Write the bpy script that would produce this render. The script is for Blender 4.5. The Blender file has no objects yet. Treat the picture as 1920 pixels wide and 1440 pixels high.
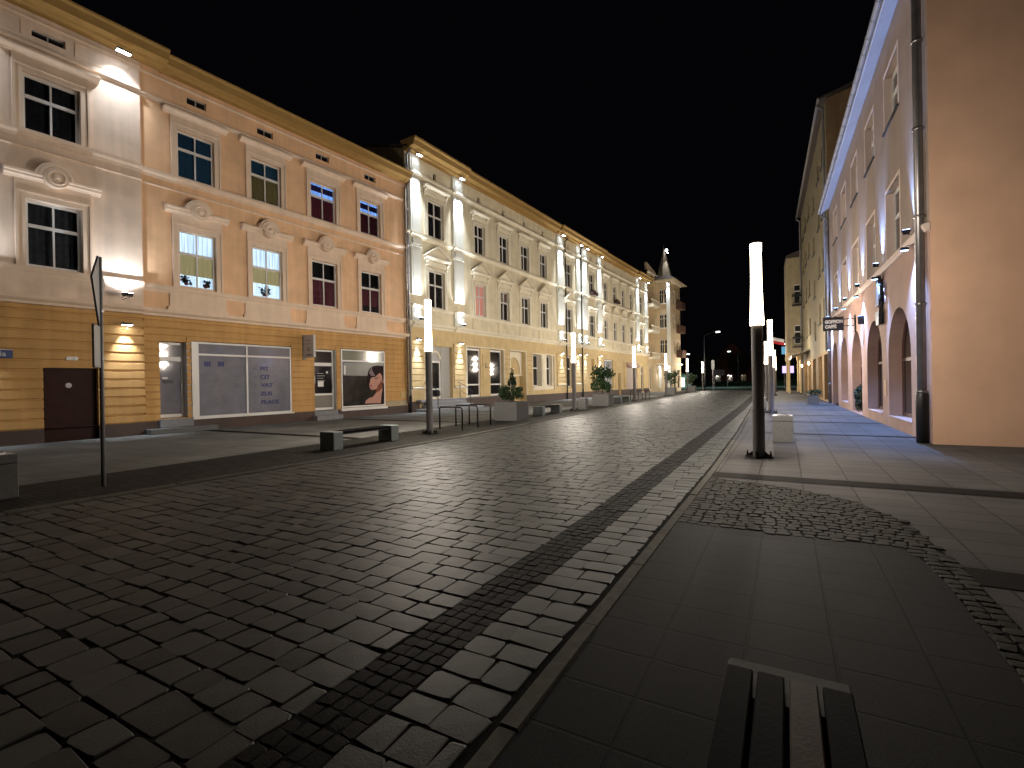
import bpy, bmesh, math, random
import numpy as np
from mathutils import Vector, Matrix
random.seed(7)
SC = bpy.context.scene
COL = SC.collection
# ------------------------------------------------------------------ camera
# world axes: X = across the street (right), Y = along the street (away), Z = up
F, RO, PT, CH, ST = 920.0, .0173, .0014, 1.6, .558
DD = np.array([ST, 1.0]) / math.hypot(ST, 1); NN = np.array([DD[1], -DD[0]])
cr, sr, cp, sp = math.cos(RO), math.sin(RO), math.cos(PT), math.sin(PT)
def _T(v): return Vector((v[0]*NN[0]+v[1]*NN[1], v[0]*DD[0]+v[1]*DD[1], v[2]))
def ray(px, py):
    x = (px-960)/F; y = (py-720)/F
    X = cr*x-sr*y; Y = sr*x+cr*y
    return _T((X, cp-sp*Y, -sp-cp*Y))
cam = bpy.data.cameras.new('camera'); co = bpy.data.objects.new('camera', cam); COL.objects.link(co)
cam.sensor_width = 36; cam.lens = F/1920*36; cam.clip_end = 2000; cam.clip_start = .05
fw = ray(960, 720); rt = ray(1960, 720)-fw; up = ray(960, -280)-fw
for v in (fw, rt, up): v.normalize()
M = Matrix((rt, up, -fw)).transposed().to_4x4(); M.translation = (0, 0, CH)
co.matrix_world = M
SC.camera = co
# ------------------------------------------------------------------ world: night sky, sun far below the horizon
w = bpy.data.worlds.new('World'); SC.world = w; w.use_nodes = True
nt = w.node_tree; bg = nt.nodes['Background']
sky = nt.nodes.new('ShaderNodeTexSky'); sky.sky_type = 'NISHITA'; sky.sun_disc = False
sky.sun_elevation = math.radians(-12); sky.sun_rotation = math.radians(200)
addn = nt.nodes.new('ShaderNodeVectorMath'); addn.operation = 'ADD'; addn.inputs[1].default_value = (.0065, .006, .009)
nt.links.new(sky.outputs[0], addn.inputs[0]); nt.links.new(addn.outputs[0], bg.inputs[0]); bg.inputs[1].default_value = .12
SC.view_settings.view_transform = 'Standard'; SC.view_settings.look = 'None'
SC.view_settings.exposure = 0.45; SC.view_settings.gamma = 1
SC.cycles.use_denoising = True; SC.cycles.max_bounces = 6; SC.cycles.diffuse_bounces = 3; SC.cycles.glossy_bounces = 3
SC.cycles.sample_clamp_indirect = 4; SC.cycles.caustics_reflective = False; SC.cycles.caustics_refractive = False
TUBE = 260.0          # watts of each of the three sources inside a tube lamp
UPW, DNW, GRW, BLW = 110.0, 150.0, 48.0, 60.0   # spot watts
TUBEC = (1.0, .89, .76); COOL = (.80, .89, 1.0); BLUE = (.24, .44, 1.0)

# ------------------------------------------------------------------ materials
MATS = {}
def mat(name, col, rough=.85, var=.10, scale=1.5, bump=.25, bscale=70, metal=0, spec=.5, streak=0, island=0, bd=.004, coat=0):
    if name in MATS: return MATS[name]
    m = bpy.data.materials.new(name); m.use_nodes = True; t = m.node_tree; b = t.nodes['Principled BSDF']; L = t.links.new
    tc = t.nodes.new('ShaderNodeTexCoord')
    n1 = t.nodes.new('ShaderNodeTexNoise'); n1.inputs['Scale'].default_value = scale; n1.inputs['Detail'].default_value = 6
    L(tc.outputs['Object'], n1.inputs['Vector'])
    mp = t.nodes.new('ShaderNodeMapRange'); mp.inputs['From Min'].default_value = .3; mp.inputs['From Max'].default_value = .7
    mp.inputs['To Min'].default_value = 1-var; mp.inputs['To Max'].default_value = 1+var
    L(n1.outputs['Fac'], mp.inputs['Value']); fac = mp.outputs[0]
    def mul(a, bb):
        q = t.nodes.new('ShaderNodeMath'); q.operation = 'MULTIPLY'; L(a, q.inputs[0]); L(bb, q.inputs[1]); return q.outputs[0]
    if streak:
        mg = t.nodes.new('ShaderNodeMapping'); mg.inputs['Scale'].default_value = (3.2, 3.2, .16)
        ns = t.nodes.new('ShaderNodeTexNoise'); ns.inputs['Scale'].default_value = 1.3; ns.inputs['Detail'].default_value = 4
        L(tc.outputs['Object'], mg.inputs[0]); L(mg.outputs[0], ns.inputs['Vector'])
        m2 = t.nodes.new('ShaderNodeMapRange'); m2.inputs['From Min'].default_value = .35; m2.inputs['From Max'].default_value = .65
        m2.inputs['To Min'].default_value = 1-streak; m2.inputs['To Max'].default_value = 1
        L(ns.outputs['Fac'], m2.inputs['Value']); fac = mul(fac, m2.outputs[0])
    if island:
        g = t.nodes.new('ShaderNodeNewGeometry'); m3 = t.nodes.new('ShaderNodeMapRange')
        m3.inputs['To Min'].default_value = 1-island; m3.inputs['To Max'].default_value = 1+island
        L(g.outputs['Random Per Island'], m3.inputs['Value']); fac = mul(fac, m3.outputs[0])
    vm = t.nodes.new('ShaderNodeVectorMath'); vm.operation = 'SCALE'; vm.inputs[0].default_value = col
    L(fac, vm.inputs['Scale']); L(vm.outputs[0], b.inputs['Base Color'])
    b.inputs['Roughness'].default_value = rough; b.inputs['Metallic'].default_value = metal
    b.inputs['Specular IOR Level'].default_value = spec; b.inputs['Coat Weight'].default_value = coat
    if bump:
        n2 = t.nodes.new('ShaderNodeTexNoise'); n2.inputs['Scale'].default_value = bscale; n2.inputs['Detail'].default_value = 3
        L(tc.outputs['Object'], n2.inputs['Vector']); bp = t.nodes.new('ShaderNodeBump')
        bp.inputs['Strength'].default_value = bump; bp.inputs['Distance'].default_value = bd
        L(n2.outputs['Fac'], bp.inputs['Height']); L(bp.outputs[0], b.inputs['Normal'])
    MATS[name] = m; return m
def emis(name, col, strength):
    if name in MATS: return MATS[name]
    m = bpy.data.materials.new(name); m.use_nodes = True; t = m.node_tree; b = t.nodes['Principled BSDF']
    b.inputs['Base Color'].default_value = (*[min(1, c) for c in col], 1)
    b.inputs['Emission Color'].default_value = (*col, 1); b.inputs['Emission Strength'].default_value = strength
    MATS[name] = m; return m
def curtain(name, col, strength, fold=28):
    if name in MATS: return MATS[name]
    m = emis(name, col, strength); t = m.node_tree; b = t.nodes['Principled BSDF']
    tc = t.nodes.new('ShaderNodeTexCoord'); mg = t.nodes.new('ShaderNodeMapping'); mg.inputs['Scale'].default_value = (fold, 1, .5)
    n = t.nodes.new('ShaderNodeTexNoise'); n.inputs['Scale'].default_value = 1; n.inputs['Detail'].default_value = 3
    r = t.nodes.new('ShaderNodeMapRange'); r.inputs['From Min'].default_value = .35; r.inputs['From Max'].default_value = .65
    r.inputs['To Min'].default_value = .35*strength; r.inputs['To Max'].default_value = 1.15*strength
    t.links.new(tc.outputs['Object'], mg.inputs[0]); t.links.new(mg.outputs[0], n.inputs['Vector'])
    t.links.new(n.outputs['Fac'], r.inputs[0]); t.links.new(r.outputs[0], b.inputs['Emission Strength'])
    return m
def glassmat(name, tint, refl=.12):
    if name in MATS: return MATS[name]
    m = bpy.data.materials.new(name); m.use_nodes = True; t = m.node_tree; t.nodes.remove(t.nodes['Principled BSDF'])
    tr = t.nodes.new('ShaderNodeBsdfTransparent'); tr.inputs[0].default_value = (*tint, 1)
    gl = t.nodes.new('ShaderNodeBsdfGlossy'); gl.inputs['Roughness'].default_value = .03; gl.inputs[0].default_value = (.9, .9, .9, 1)
    lw = t.nodes.new('ShaderNodeFresnel'); lw.inputs[0].default_value = 1.5
    mx = t.nodes.new('ShaderNodeMixShader'); L = t.links.new
    L(lw.outputs[0], mx.inputs[0]); L(tr.outputs[0], mx.inputs[1]); L(gl.outputs[0], mx.inputs[2])
    L(mx.outputs[0], t.nodes['Material Output'].inputs['Surface'])
    MATS[name] = m; return m
def tiles(name, col, bw, rh, mortar=.012, dark=.35, var=.18, off=0.0, rough=.75, shift=(0, 0), speck=.25):
    m = bpy.data.materials.new(name); m.use_nodes = True; t = m.node_tree; b = t.nodes['Principled BSDF']; L = t.links.new
    tc = t.nodes.new('ShaderNodeTexCoord'); mg = t.nodes.new('ShaderNodeMapping'); mg.inputs['Location'].default_value = (*shift, 0)
    br = t.nodes.new('ShaderNodeTexBrick'); br.inputs['Scale'].default_value = 1; br.inputs['Brick Width'].default_value = bw
    br.inputs['Row Height'].default_value = rh; br.inputs['Mortar Size'].default_value = mortar; br.offset = off; br.offset_frequency = 2
    br.inputs['Mortar Smooth'].default_value = .3; br.inputs['Bias'].default_value = 0
    br.inputs['Color1'].default_value = (*[c*(1-var) for c in col], 1); br.inputs['Color2'].default_value = (*[c*(1+var) for c in col], 1)
    br.inputs['Mortar'].default_value = (*[c*dark for c in col], 1)
    L(tc.outputs['Object'], mg.inputs[0]); L(mg.outputs[0], br.inputs['Vector'])
    n = t.nodes.new('ShaderNodeTexNoise'); n.inputs['Scale'].default_value = .7; n.inputs['Detail'].default_value = 8; L(tc.outputs['Object'], n.inputs['Vector'])
    n2 = t.nodes.new('ShaderNodeTexNoise'); n2.inputs['Scale'].default_value = 160; n2.inputs['Detail'].default_value = 2; L(tc.outputs['Object'], n2.inputs['Vector'])
    a = t.nodes.new('ShaderNodeMapRange'); a.inputs['From Min'].default_value = .3; a.inputs['From Max'].default_value = .7; a.inputs['To Min'].default_value = .75; a.inputs['To Max'].default_value = 1.2; L(n.outputs['Fac'], a.inputs[0])
    c = t.nodes.new('ShaderNodeMapRange'); c.inputs['From Min'].default_value = .35; c.inputs['From Max'].default_value = .7; c.inputs['To Min'].default_value = 1-speck; c.inputs['To Max'].default_value = 1+speck; L(n2.outputs['Fac'], c.inputs[0])
    q = t.nodes.new('ShaderNodeMath'); q.operation = 'MULTIPLY'; L(a.outputs[0], q.inputs[0]); L(c.outputs[0], q.inputs[1])
    vm = t.nodes.new('ShaderNodeVectorMath'); vm.operation = 'SCALE'; L(br.outputs['Color'], vm.inputs[0]); L(q.outputs[0], vm.inputs['Scale'])
    L(vm.outputs[0], b.inputs['Base Color']); b.inputs['Roughness'].default_value = rough; b.inputs['Specular IOR Level'].default_value = .06
    iv = t.nodes.new('ShaderNodeMath'); iv.operation = 'SUBTRACT'; iv.inputs[0].default_value = 1; L(br.outputs['Fac'], iv.inputs[1])
    ad = t.nodes.new('ShaderNodeMath'); ad.operation = 'MULTIPLY_ADD'; L(n2.outputs['Fac'], ad.inputs[0]); ad.inputs[1].default_value = .25; L(iv.outputs[0], ad.inputs[2])
    bp = t.nodes.new('ShaderNodeBump'); bp.inputs['Strength'].default_value = .6; bp.inputs['Distance'].default_value = .006
    L(ad.outputs[0], bp.inputs['Height']); L(bp.outputs[0], b.inputs['Normal'])
    return m
PEACH = mat('peach_plaster', (.84, .53, .31), streak=.10)
PEACHT = mat('pale_stucco_trim', (.80, .62, .47), var=.06, streak=.08)
OCHRE = mat('ochre_plaster', (.58, .33, .115), streak=.14)
EAVEY = mat('yellow_painted_boards', (.34, .20, .055), var=.08, bump=.1, scale=4)
CREAM = mat('cream_plaster', (.78, .69, .49), streak=.10)
CREAMT = mat('cream_stucco_trim', (.82, .75, .59), var=.06)
WHITEP = mat('white_pilaster_plaster', (.78, .78, .70), var=.04)
CREAMG = mat('yellow_cream_plaster', (.66, .50, .26), streak=.08)
DPLASTER = mat('warm_cream_plaster', (.66, .52, .33), streak=.08)
SALMON = mat('salmon_roughcast', (.37, .235, .185), var=.10, bump=.6, bscale=110, streak=.06)
SALMONP = mat('pale_salmon_roughcast', (.30, .225, .18), var=.10, bump=.6, bscale=110, streak=.08)
ORANGE = mat('orange_roughcast', (.64, .40, .27), var=.09, bump=.9, bscale=110, scale=.9, streak=.03, bd=.004)
OLIVE = mat('olive_plaster', (.25, .205, .125), var=.14, streak=.25)
BROWNG = mat('brown_gable_plaster', (.26, .17, .09), var=.1, streak=.2)
PLINTH = mat('dark_brown_plinth', (.055, .028, .02), rough=.6, var=.25)
PLINTHP = mat('peeling_plinth', (.42, .34, .22), rough=.9, var=.5, scale=14)
WHITE = mat('white_frame_paint', (.72, .70, .67), rough=.4, var=.03, bump=.05)
GREYF = mat('grey_frame_paint', (.42, .42, .42), rough=.45, var=.03, bump=.05)
DGLASS = mat('dark_glass', (.012, .012, .014), rough=.06, var=.2, bump=0, spec=.6)
BGLASS = mat('dark_blue_glass', (.008, .03, .065), rough=.08, var=.6, scale=5, bump=0, spec=.6)
GLASS = glassmat('window_glass', (.85, .88, .9))
FILM = mat('grey_film_glass', (.20, .20, .235), rough=.07, var=.12, scale=2.5, bump=.04, bscale=5, spec=.55)
OLIVEB = mat('olive_blind', (.24, .19, .075), var=.05, bump=.1)
MAROON = mat('maroon_blind', (.13, .018, .035), var=.12, scale=3, bump=.05)
GREYB = mat('grey_blind', (.22, .20, .17), var=.1)
PINKC = mat('pink_curtain', (.62, .36, .30), var=.25, scale=6)
BROWNDOOR = mat('dark_brown_door', (.030, .009, .006), spec=.15, rough=.55, var=.2, scale=5)
BLACKM = mat('black_metal', (.018, .018, .02), rough=.45, var=.2, metal=.4, bump=.08)
GREYM = mat('anthracite_metal', (.20, .19, .19), rough=.5, var=.12, metal=0, bump=.08)
ZINC = mat('zinc_metal', (.36, .35, .36), rough=.42, var=.25, metal=.8, bump=.08, scale=3)
GRANITE = mat('grey_granite', (.14, .14, .138), spec=.1, var=.16, scale=30, bump=.5, bscale=150)
GRANITEG = mat('greenish_granite', (.20, .23, .23), var=.16, scale=30, bump=.5, bscale=150)
SLAT = mat('dark_wood_slat', (.0065, .006, .007), rough=.7, spec=.02, var=.3, scale=8)
SLAT_SHEEN = mat('slat_painted_sheen', (.055, .036, .027), spec=.04, rough=.6, var=.25, scale=12)  # same dark wood, with the reflected light put into a paler colour
STEPM = mat('stone_step', (.22, .22, .23), var=.12, scale=10, bump=.4)
ROOFM = mat('dark_roof_tiles', (.06, .045, .04), rough=.7, var=.3, scale=8, bump=.5, bscale=20)
LEAF = mat('bush_leaf', (.022, .05, .014), rough=.6, var=.4, scale=9, island=.4, bump=0)
LEAFD = mat('dark_leaf', (.011, .026, .010), rough=.65, var=.4, scale=6, island=.4, bump=0)
BARK = mat('bark', (.06, .045, .03), var=.3, scale=12, bump=.6, bscale=30)
DARKW = mat('painted_room_dark', (.01, .01, .01), bump=0)
SIGNG = mat('grey_sign_board', (.48, .46, .46), rough=.5, var=.05)
SIGNBACK = mat('sign_grey_back', (.30, .31, .32), rough=.35, var=.08, metal=.6, bump=0)

# ------------------------------------------------------------------ mesh helpers
class MB:
    def __init__(s): s.v = []; s.f = []; s.m = []; s.cur = 0
    def poly(s, pts):
        i = len(s.v); s.v += [tuple(p) for p in pts]; s.f.append(tuple(range(i, i+len(pts)))); s.m.append(s.cur); return s
    def faces(s, vs, fs):
        i = len(s.v); s.v += [tuple(p) for p in vs]
        for f in fs: s.f.append(tuple(i+k for k in f)); s.m.append(s.cur)
        return s
    def box(s, x0, x1, y0, y1, z0, z1):
        if x1 < x0: x0, x1 = x1, x0
        return s.faces([(x0, y0, z0), (x1, y0, z0), (x1, y1, z0), (x0, y1, z0), (x0, y0, z1), (x1, y0, z1), (x1, y1, z1), (x0, y1, z1)],
                       [(0, 3, 2, 1), (4, 5, 6, 7), (0, 1, 5, 4), (1, 2, 6, 5), (2, 3, 7, 6), (3, 0, 4, 7)])
    def cbox(s, x0, x1, y0, y1, z0, z1, c=.02):   # chamfered box
        xs = [(x0, x0+c, x1-c, x1)]; V = []; 
        for z, k in ((z0, 1), (z0+c, 0), (z1-c, 0), (z1, 1)):
            e = c if k else 0
            V += [(x0+c, y0+e, z), (x1-c, y0+e, z), (x1-e, y0+c, z), (x1-e, y1-c, z), (x1-c, y1-e, z), (x0+c, y1-e, z), (x0+e, y1-c, z), (x0+e, y0+c, z)]
        Fs = [tuple(range(7, -1, -1)), tuple(range(24, 32))]
        for r in range(3):
            for k in range(8): a = r*8+k; b = r*8+(k+1) % 8; Fs.append((a, b, b+8, a+8))
        return s.faces(V, Fs)
    def mould(s, prof, x0, x1):        # profile (y,z) polygon extruded along x
        n = len(prof)
        V = [(x0, y, z) for y, z in prof]+[(x1, y, z) for y, z in prof]
        Fs = [tuple(range(n)), tuple(range(2*n-1, n-1, -1))]+[(k, k+n, (k+1) % n+n, (k+1) % n) for k in range(n)]
        return s.faces(V, Fs)
    def slab(s, outline, y0, y1):      # outline (x,z) polygon with thickness in y
        n = len(outline)
        V = [(x, y0, z) for x, z in outline]+[(x, y1, z) for x, z in outline]
        Fs = [tuple(range(n)), tuple(range(2*n-1, n-1, -1))]+[(k, (k+1) % n, (k+1) % n+n, k+n) for k in range(n)]
        return s.faces(V, Fs)
    def tube(s, path, r, seg=10, cap=True):
        P = [Vector(p) for p in path]; R = r if isinstance(r, (list, tuple)) else [r]*len(P); i0 = len(s.v); prev = None
        for k, p in enumerate(P):
            a = P[max(k-1, 0)]; b = P[min(k+1, len(P)-1)]; t = (b-a).normalized()
            u = prev-t*prev.dot(t) if prev is not None else (Vector((1, 0, 0)) if abs(t.x) < .9 else Vector((0, 1, 0)))-t*(t.x if abs(t.x) < .9 else t.y)
            u.normalize(); prev = u; v = t.cross(u)
            for j in range(seg):
                an = 2*math.pi*j/seg; q = p+(u*math.cos(an)+v*math.sin(an))*R[k]; s.v.append(tuple(q))
        for k in range(len(P)-1):
            for j in range(seg):
                a = i0+k*seg+j; b = i0+k*seg+(j+1) % seg; s.f.append((a, b, b+seg, a+seg)); s.m.append(s.cur)
        if cap:
            s.f.append(tuple(range(i0+seg-1, i0-1, -1))); s.m.append(s.cur)
            e = i0+(len(P)-1)*seg; s.f.append(tuple(range(e, e+seg))); s.m.append(s.cur)
        return s
    def lathe(s, prof, seg=24, c=(0, 0, 0), axis='z', a0=0, a1=2*math.pi):   # prof (r, h)
        n = len(prof); i0 = len(s.v); full = abs(a1-a0-2*math.pi) < 1e-6; N = seg if full else seg+1
        for j in range(N):
            an = a0+(a1-a0)*j/seg
            for r, h in prof:
                if axis == 'z': s.v.append((c[0]+r*math.cos(an), c[1]+r*math.sin(an), c[2]+h))
                else: s.v.append((c[0]+r*math.cos(an), c[1]+h, c[2]+r*math.sin(an)))
        for j in range(seg):
            for k in range(n-1):
                a = i0+j*n+k; b = i0+((j+1) % N)*n+k; s.f.append((a, b, b+1, a+1)); s.m.append(s.cur)
        return s
    def build(s, name, mats, parent=None, smooth=False, recalc=True):
        me = bpy.data.meshes.new(name); me.from_pydata(s.v, [], s.f); me.update()
        for m in (mats if isinstance(mats, (list, tuple)) else [mats]): me.materials.append(m)
        me.polygons.foreach_set('material_index', s.m)
        if smooth: me.polygons.foreach_set('use_smooth', [True]*len(s.f))
        if recalc:
            bm = bmesh.new(); bm.from_mesh(me); bmesh.ops.recalc_face_normals(bm, faces=bm.faces); bm.to_mesh(me); bm.free()
        o = bpy.data.objects.new(name, me); COL.objects.link(o)
        if parent: o.parent = parent
        return o
def tag(o, label=None, cat=None, group=None, kind=None):
    if label: o['label'] = label
    if cat: o['category'] = cat
    if group: o['group'] = group
    if kind: o['kind'] = kind
    return o
def empty(name, loc, rz=0, parent=None):
    o = bpy.data.objects.new(name, None); COL.objects.link(o); o.location = loc; o.rotation_euler = (0, 0, rz); o.empty_display_size = .2
    if parent: o.parent = parent
    return o
def copy_tree(o, parent=None):
    c = o.copy(); COL.objects.link(c); c.parent = parent
    for ch in list(o.children): copy_tree(ch, c)
    return c
def text(name, body, size, x, y, z, m, parent, bold=.0, extr=.004, align='LEFT', sx=1.0):
    cu = bpy.data.curves.new(name, 'FONT'); cu.body = body; cu.size = size; cu.extrude = extr; cu.align_x = align; cu.offset = bold
    t = bpy.data.objects.new(name+'_tmp', cu); COL.objects.link(t)
    dg = bpy.context.evaluated_depsgraph_get(); me = bpy.data.meshes.new_from_object(t.evaluated_get(dg))
    bpy.data.objects.remove(t); me.materials.clear(); me.materials.append(m)
    o = bpy.data.objects.new(name, me); COL.objects.link(o); o.parent = parent
    o.location = (x, y, z); o.rotation_euler = (math.pi/2, 0, 0); o.scale = (sx, 1, 1)
    return o
class Bld:
    """a facade: local x along it, y into the building, z up"""
    def __init__(s, name, label, cat, n, y, dx, dy, group=None):
        s.O = Vector((n, y, 0)); s.d = Vector((dx, dy, 0)).normalized(); s.rz = math.atan2(dy, dx); s.inw = Vector((-s.d.y, s.d.x, 0))
        s.root = tag(empty(name, s.O, s.rz), label, cat, group)
    def W(s, x, y, z): return s.O+s.d*x+s.inw*y+Vector((0, 0, z))
    def at(s, px, py, out=0):
        r = ray(px, py); P = s.O-s.inw*out
        A = np.array([[r.x, -s.d.x], [r.y, -s.d.y]]); t, a = np.linalg.solve(A, np.array([P.x, P.y])); return float(a), float(CH+t*r.z)
def wall(mb, x0, x1, z0, z1, holes, y=0, depth=.2):
    holes = [(max(h[0], x0), min(h[1], x1), max(h[2], z0), min(h[3], z1)) for h in holes if h[1] > x0 and h[0] < x1 and h[3] > z0 and h[2] < z1]
    xs = sorted({x0, x1, *[h[0] for h in holes], *[h[1] for h in holes]}); zs = sorted({z0, z1, *[h[2] for h in holes], *[h[3] for h in holes]})
    for i in range(len(xs)-1):
        for j in range(len(zs)-1):
            cx = (xs[i]+xs[i+1])/2; cz = (zs[j]+zs[j+1])/2
            if any(h[0] < cx < h[1] and h[2] < cz < h[3] for h in holes): continue
            mb.poly([(xs[i], y, zs[j]), (xs[i+1], y, zs[j]), (xs[i+1], y, zs[j+1]), (xs[i], y, zs[j+1])])
    for h in holes:
        a, b, c, e = h; Y = y+depth
        mb.poly([(a, y, c), (a, Y, c), (b, Y, c), (b, y, c)]); mb.poly([(a, y, e), (b, y, e), (b, Y, e), (a, Y, e)])
        mb.poly([(a, y, c), (a, y, e), (a, Y, e), (a, Y, c)]); mb.poly([(b, y, c), (b, Y, c), (b, Y, e), (b, y, e)])
def bands(mb, x0, x1, z0, z1, pitch, holes, y=0, t=.035, gap=.03):
    z = z0
    while z < z1-.06:
        ze = min(z+pitch-gap, z1); iv = [(x0, x1)]
        for h in holes:
            if h[3] > z+.02 and h[2] < ze-.02:
                nv = []
                for a, b in iv:
                    if h[1] <= a or h[0] >= b: nv.append((a, b)); continue
                    if h[0] > a: nv.append((a, h[0]))
                    if h[1] < b: nv.append((h[1], b))
                iv = nv
        for a, b in iv:
            if b-a > .02: mb.mould([(y+.001, z), (y-t, z+.018), (y-t, ze-.018), (y+.001, ze)], a, b)
        z += pitch
def window(b, x0, x1, z0, z1, y=.15, cols=2, split=.62, fr=.07, mu=.05, kind='dark', fm=None, name='window', glass=None):
    mb = MB(); t = .05
    mb.box(x0, x0+fr, y, y+t, z0, z1); mb.box(x1-fr, x1, y, y+t, z0, z1)
    mb.box(x0+fr, x1-fr, y, y+t, z0, z0+fr); mb.box(x0+fr, x1-fr, y, y+t, z1-fr, z1)
    zt = z0+(z1-z0)*split if split else None
    if zt: mb.box(x0+fr, x1-fr, y-.02, y+t, zt-.05, zt+.05)
    for k in range(1, cols):
        xm = x0+(x1-x0)*k/cols
        if zt: mb.box(xm-mu/2, xm+mu/2, y-.006, y+t-.004, z0+fr, zt-.05); mb.box(xm-mu/2, xm+mu/2, y-.006, y+t-.004, zt+.05, z1-fr)
        else: mb.box(xm-mu/2, xm+mu/2, y-.006, y+t-.004, z0+fr, z1-fr)
    o = mb.build(name, fm or WHITE, b.root)
    g = MB().poly([(x0+fr*.5, y+.03, z0+fr*.5), (x1-fr*.5, y+.03, z0+fr*.5), (x1-fr*.5, y+.03, z1-fr*.5), (x0+fr*.5, y+.03, z1-fr*.5)])
    g.build('pane', glass or (GLASS if kind != 'dark' else DGLASS), o, recalc=False)
    def panel(nm, za, zb, m, yy=.09, xa=0, xb=1):
        X0 = x0+(x1-x0)*xa; X1 = x0+(x1-x0)*xb; p = MB(); n = 26
        for i in range(n):
            u0 = X0+(X1-X0)*i/n; u1 = X0+(X1-X0)*(i+1)/n; w0 = y+yy+.012*math.sin(i*1.9); w1 = y+yy+.012*math.sin((i+1)*1.9)
            p.poly([(u0, w0, za), (u1, w1, za), (u1, w1, zb), (u0, w0, zb)])
        return p.build(nm, m, o, recalc=False)
    if kind != 'dark':
        MB().poly([(x0-.3, y+.6, z0-.3), (x1+.3, y+.6, z0-.3), (x1+.3, y+.6, z1+.3), (x0-.3, y+.6, z1+.3)]).build('room_dark_backing', DARKW, o, recalc=False)  # black sheet behind the glass; the unlit room's darkness is put into its colour
        for spec in kind: panel(*spec)
    return o

def shell(b, x0, x1, z1, depth, m, roofm, ov, ridge, eave_z=None):
    mb = MB(); mb.poly([(x0, .02, 0), (x0, depth, 0), (x0, depth, z1), (x0, .02, z1)]); mb.poly([(x1, .02, 0), (x1, depth, 0), (x1, depth, z1), (x1, .02, z1)])
    mb.poly([(x0, depth, 0), (x1, depth, 0), (x1, depth, z1), (x0, depth, z1)])
    mb.poly([(x0, .02, z1), (x0, depth, z1), (x0, depth/2, z1+ridge)]); mb.poly([(x1, .02, z1), (x1, depth, z1), (x1, depth/2, z1+ridge)])
    mb.build('side_wall', m, b.root)
    e = z1+.02; r = MB()
    r.mould([(-ov, e), (depth/2, e+ridge), (depth+.3, e), (depth+.3, e+.12), (depth/2, e+ridge+.13), (-ov, e+.12)], x0-.02, x1+.02)
    r.build('roof', roofm, b.root)

exec_parts = []
# ------------------------------------------------------------------ ground
def struct(o): o['kind'] = 'structure'; return o
KL = [(-6, -8.95), (2.3, -8.88), (5.7, -8.70), (12, -8.55), (25.6, -9.05), (45, -9.9), (67, -10.7), (92, -11.2)]       # left road edge: (y, x)
KR = [(-6, -1.26), (9.5, -1.26), (16, -1.36), (27, -1.66), (45, -2.15), (67, -2.6), (92, -2.9)]
def ip(pl, y):
    for (a, x0), (b, x1) in zip(pl[:-1], pl[1:]):
        if y <= b: return x0+(x1-x0)*(max(y, a)-a)/(b-a)
    return pl[-1][1]
asph = mat('asphalt', (.05, .05, .05), rough=.7, var=.2, scale=.6, bump=.5, bscale=60)
soil = mat('dark_soil', (.03, .03, .025), rough=.95, var=.3, scale=.3)
struct(MB().poly([(-600, -200, -.12), (600, -200, -.12), (600, 900, -.12), (-600, 900, -.12)]).build('ground', soil))
def strip(name, la, lb, z, m, ys):
    mb = MB()
    for y0, y1 in zip(ys[:-1], ys[1:]):
        mb.poly([(la(y0), y0, z), (lb(y0), y0, z), (lb(y1), y1, z), (la(y1), y1, z)])
    return struct(mb.build(name, m, recalc=False))
YS = [-6, 0, 3, 6, 9, 12, 16, 20, 25.6, 35, 45, 56, 67, 80, 92]
MORT = mat('mortar_bed', (.0135, .013, .012), spec=.02, rough=.95, var=.3, scale=20)
strip('road_bed', lambda y: ip(KL, y)-.02, lambda y: ip(KR, y)+.1, -.008, MORT, YS)
def ground_fac(y): return -19.057+(.0743 if y < 21.83 else .0497)*(y-21.83)
LTILE = tiles('left_pavement_tiles', (.15, .15, .142), .6, .6, mortar=.010, dark=.5, var=.10, off=.5)
LSETT = tiles('left_sett_paving', (.034, .033, .029), .2, .1, mortar=.012, dark=.45, var=.3, off=.5, speck=.45)
strip('left_sidewalk', lambda y: ground_fac(y)-1.0, lambda y: max(-11.45, ground_fac(y)+1.5) if y < 60 else ip(KL, y)-2.2, .0, LTILE, YS)
strip('left_kerbside_paving', lambda y: max(-11.45, ground_fac(y)+1.5) if y < 60 else ip(KL, y)-2.2, lambda y: ip(KL, y)-.22, .0, LSETT, YS)
struct(MB().poly([(-60, -6, -.03), (-19.6, -6, -.03), (-15.8, 92, -.03), (-60, 92, -.03)]).build('back_yard_ground', asph))
RT = tiles('right_pavement_tiles', (.075, .070, .069), .62, .42, mortar=.010, dark=.45, var=.09, off=0, shift=(.42, .0))
RN = tiles('dark_granite_slabs', (.014, .0145, .015), .455, .385, mortar=.010, dark=.35, var=.14, off=0, shift=(.23, .25), speck=.8)
def poly_sheet(name, pts, z, m): return struct(MB().poly([(x, y, z) for x, y in pts]).build(name, m, recalc=False))
mb = MB()
for y0, y1 in zip(YS[:-1], YS[1:]): mb.poly([(ip(KR, y0)+.17, y0, 0), (3.4, y0, 0), (3.4, y1, 0), (ip(KR, y1)+.17, y1, 0)])
mb.poly([(3.4, -6, 0), (14, -6, 0), (14, 14.9, 0), (3.4, 14.9, 0)])
struct(mb.build('right_sidewalk', RT, recalc=False))
DSTRIP = mat('dark_basalt_strip', (.012, .010, .009), spec=.04, rough=.8, var=.25, scale=14, bump=.6, bscale=60)
mb = MB()
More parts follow.
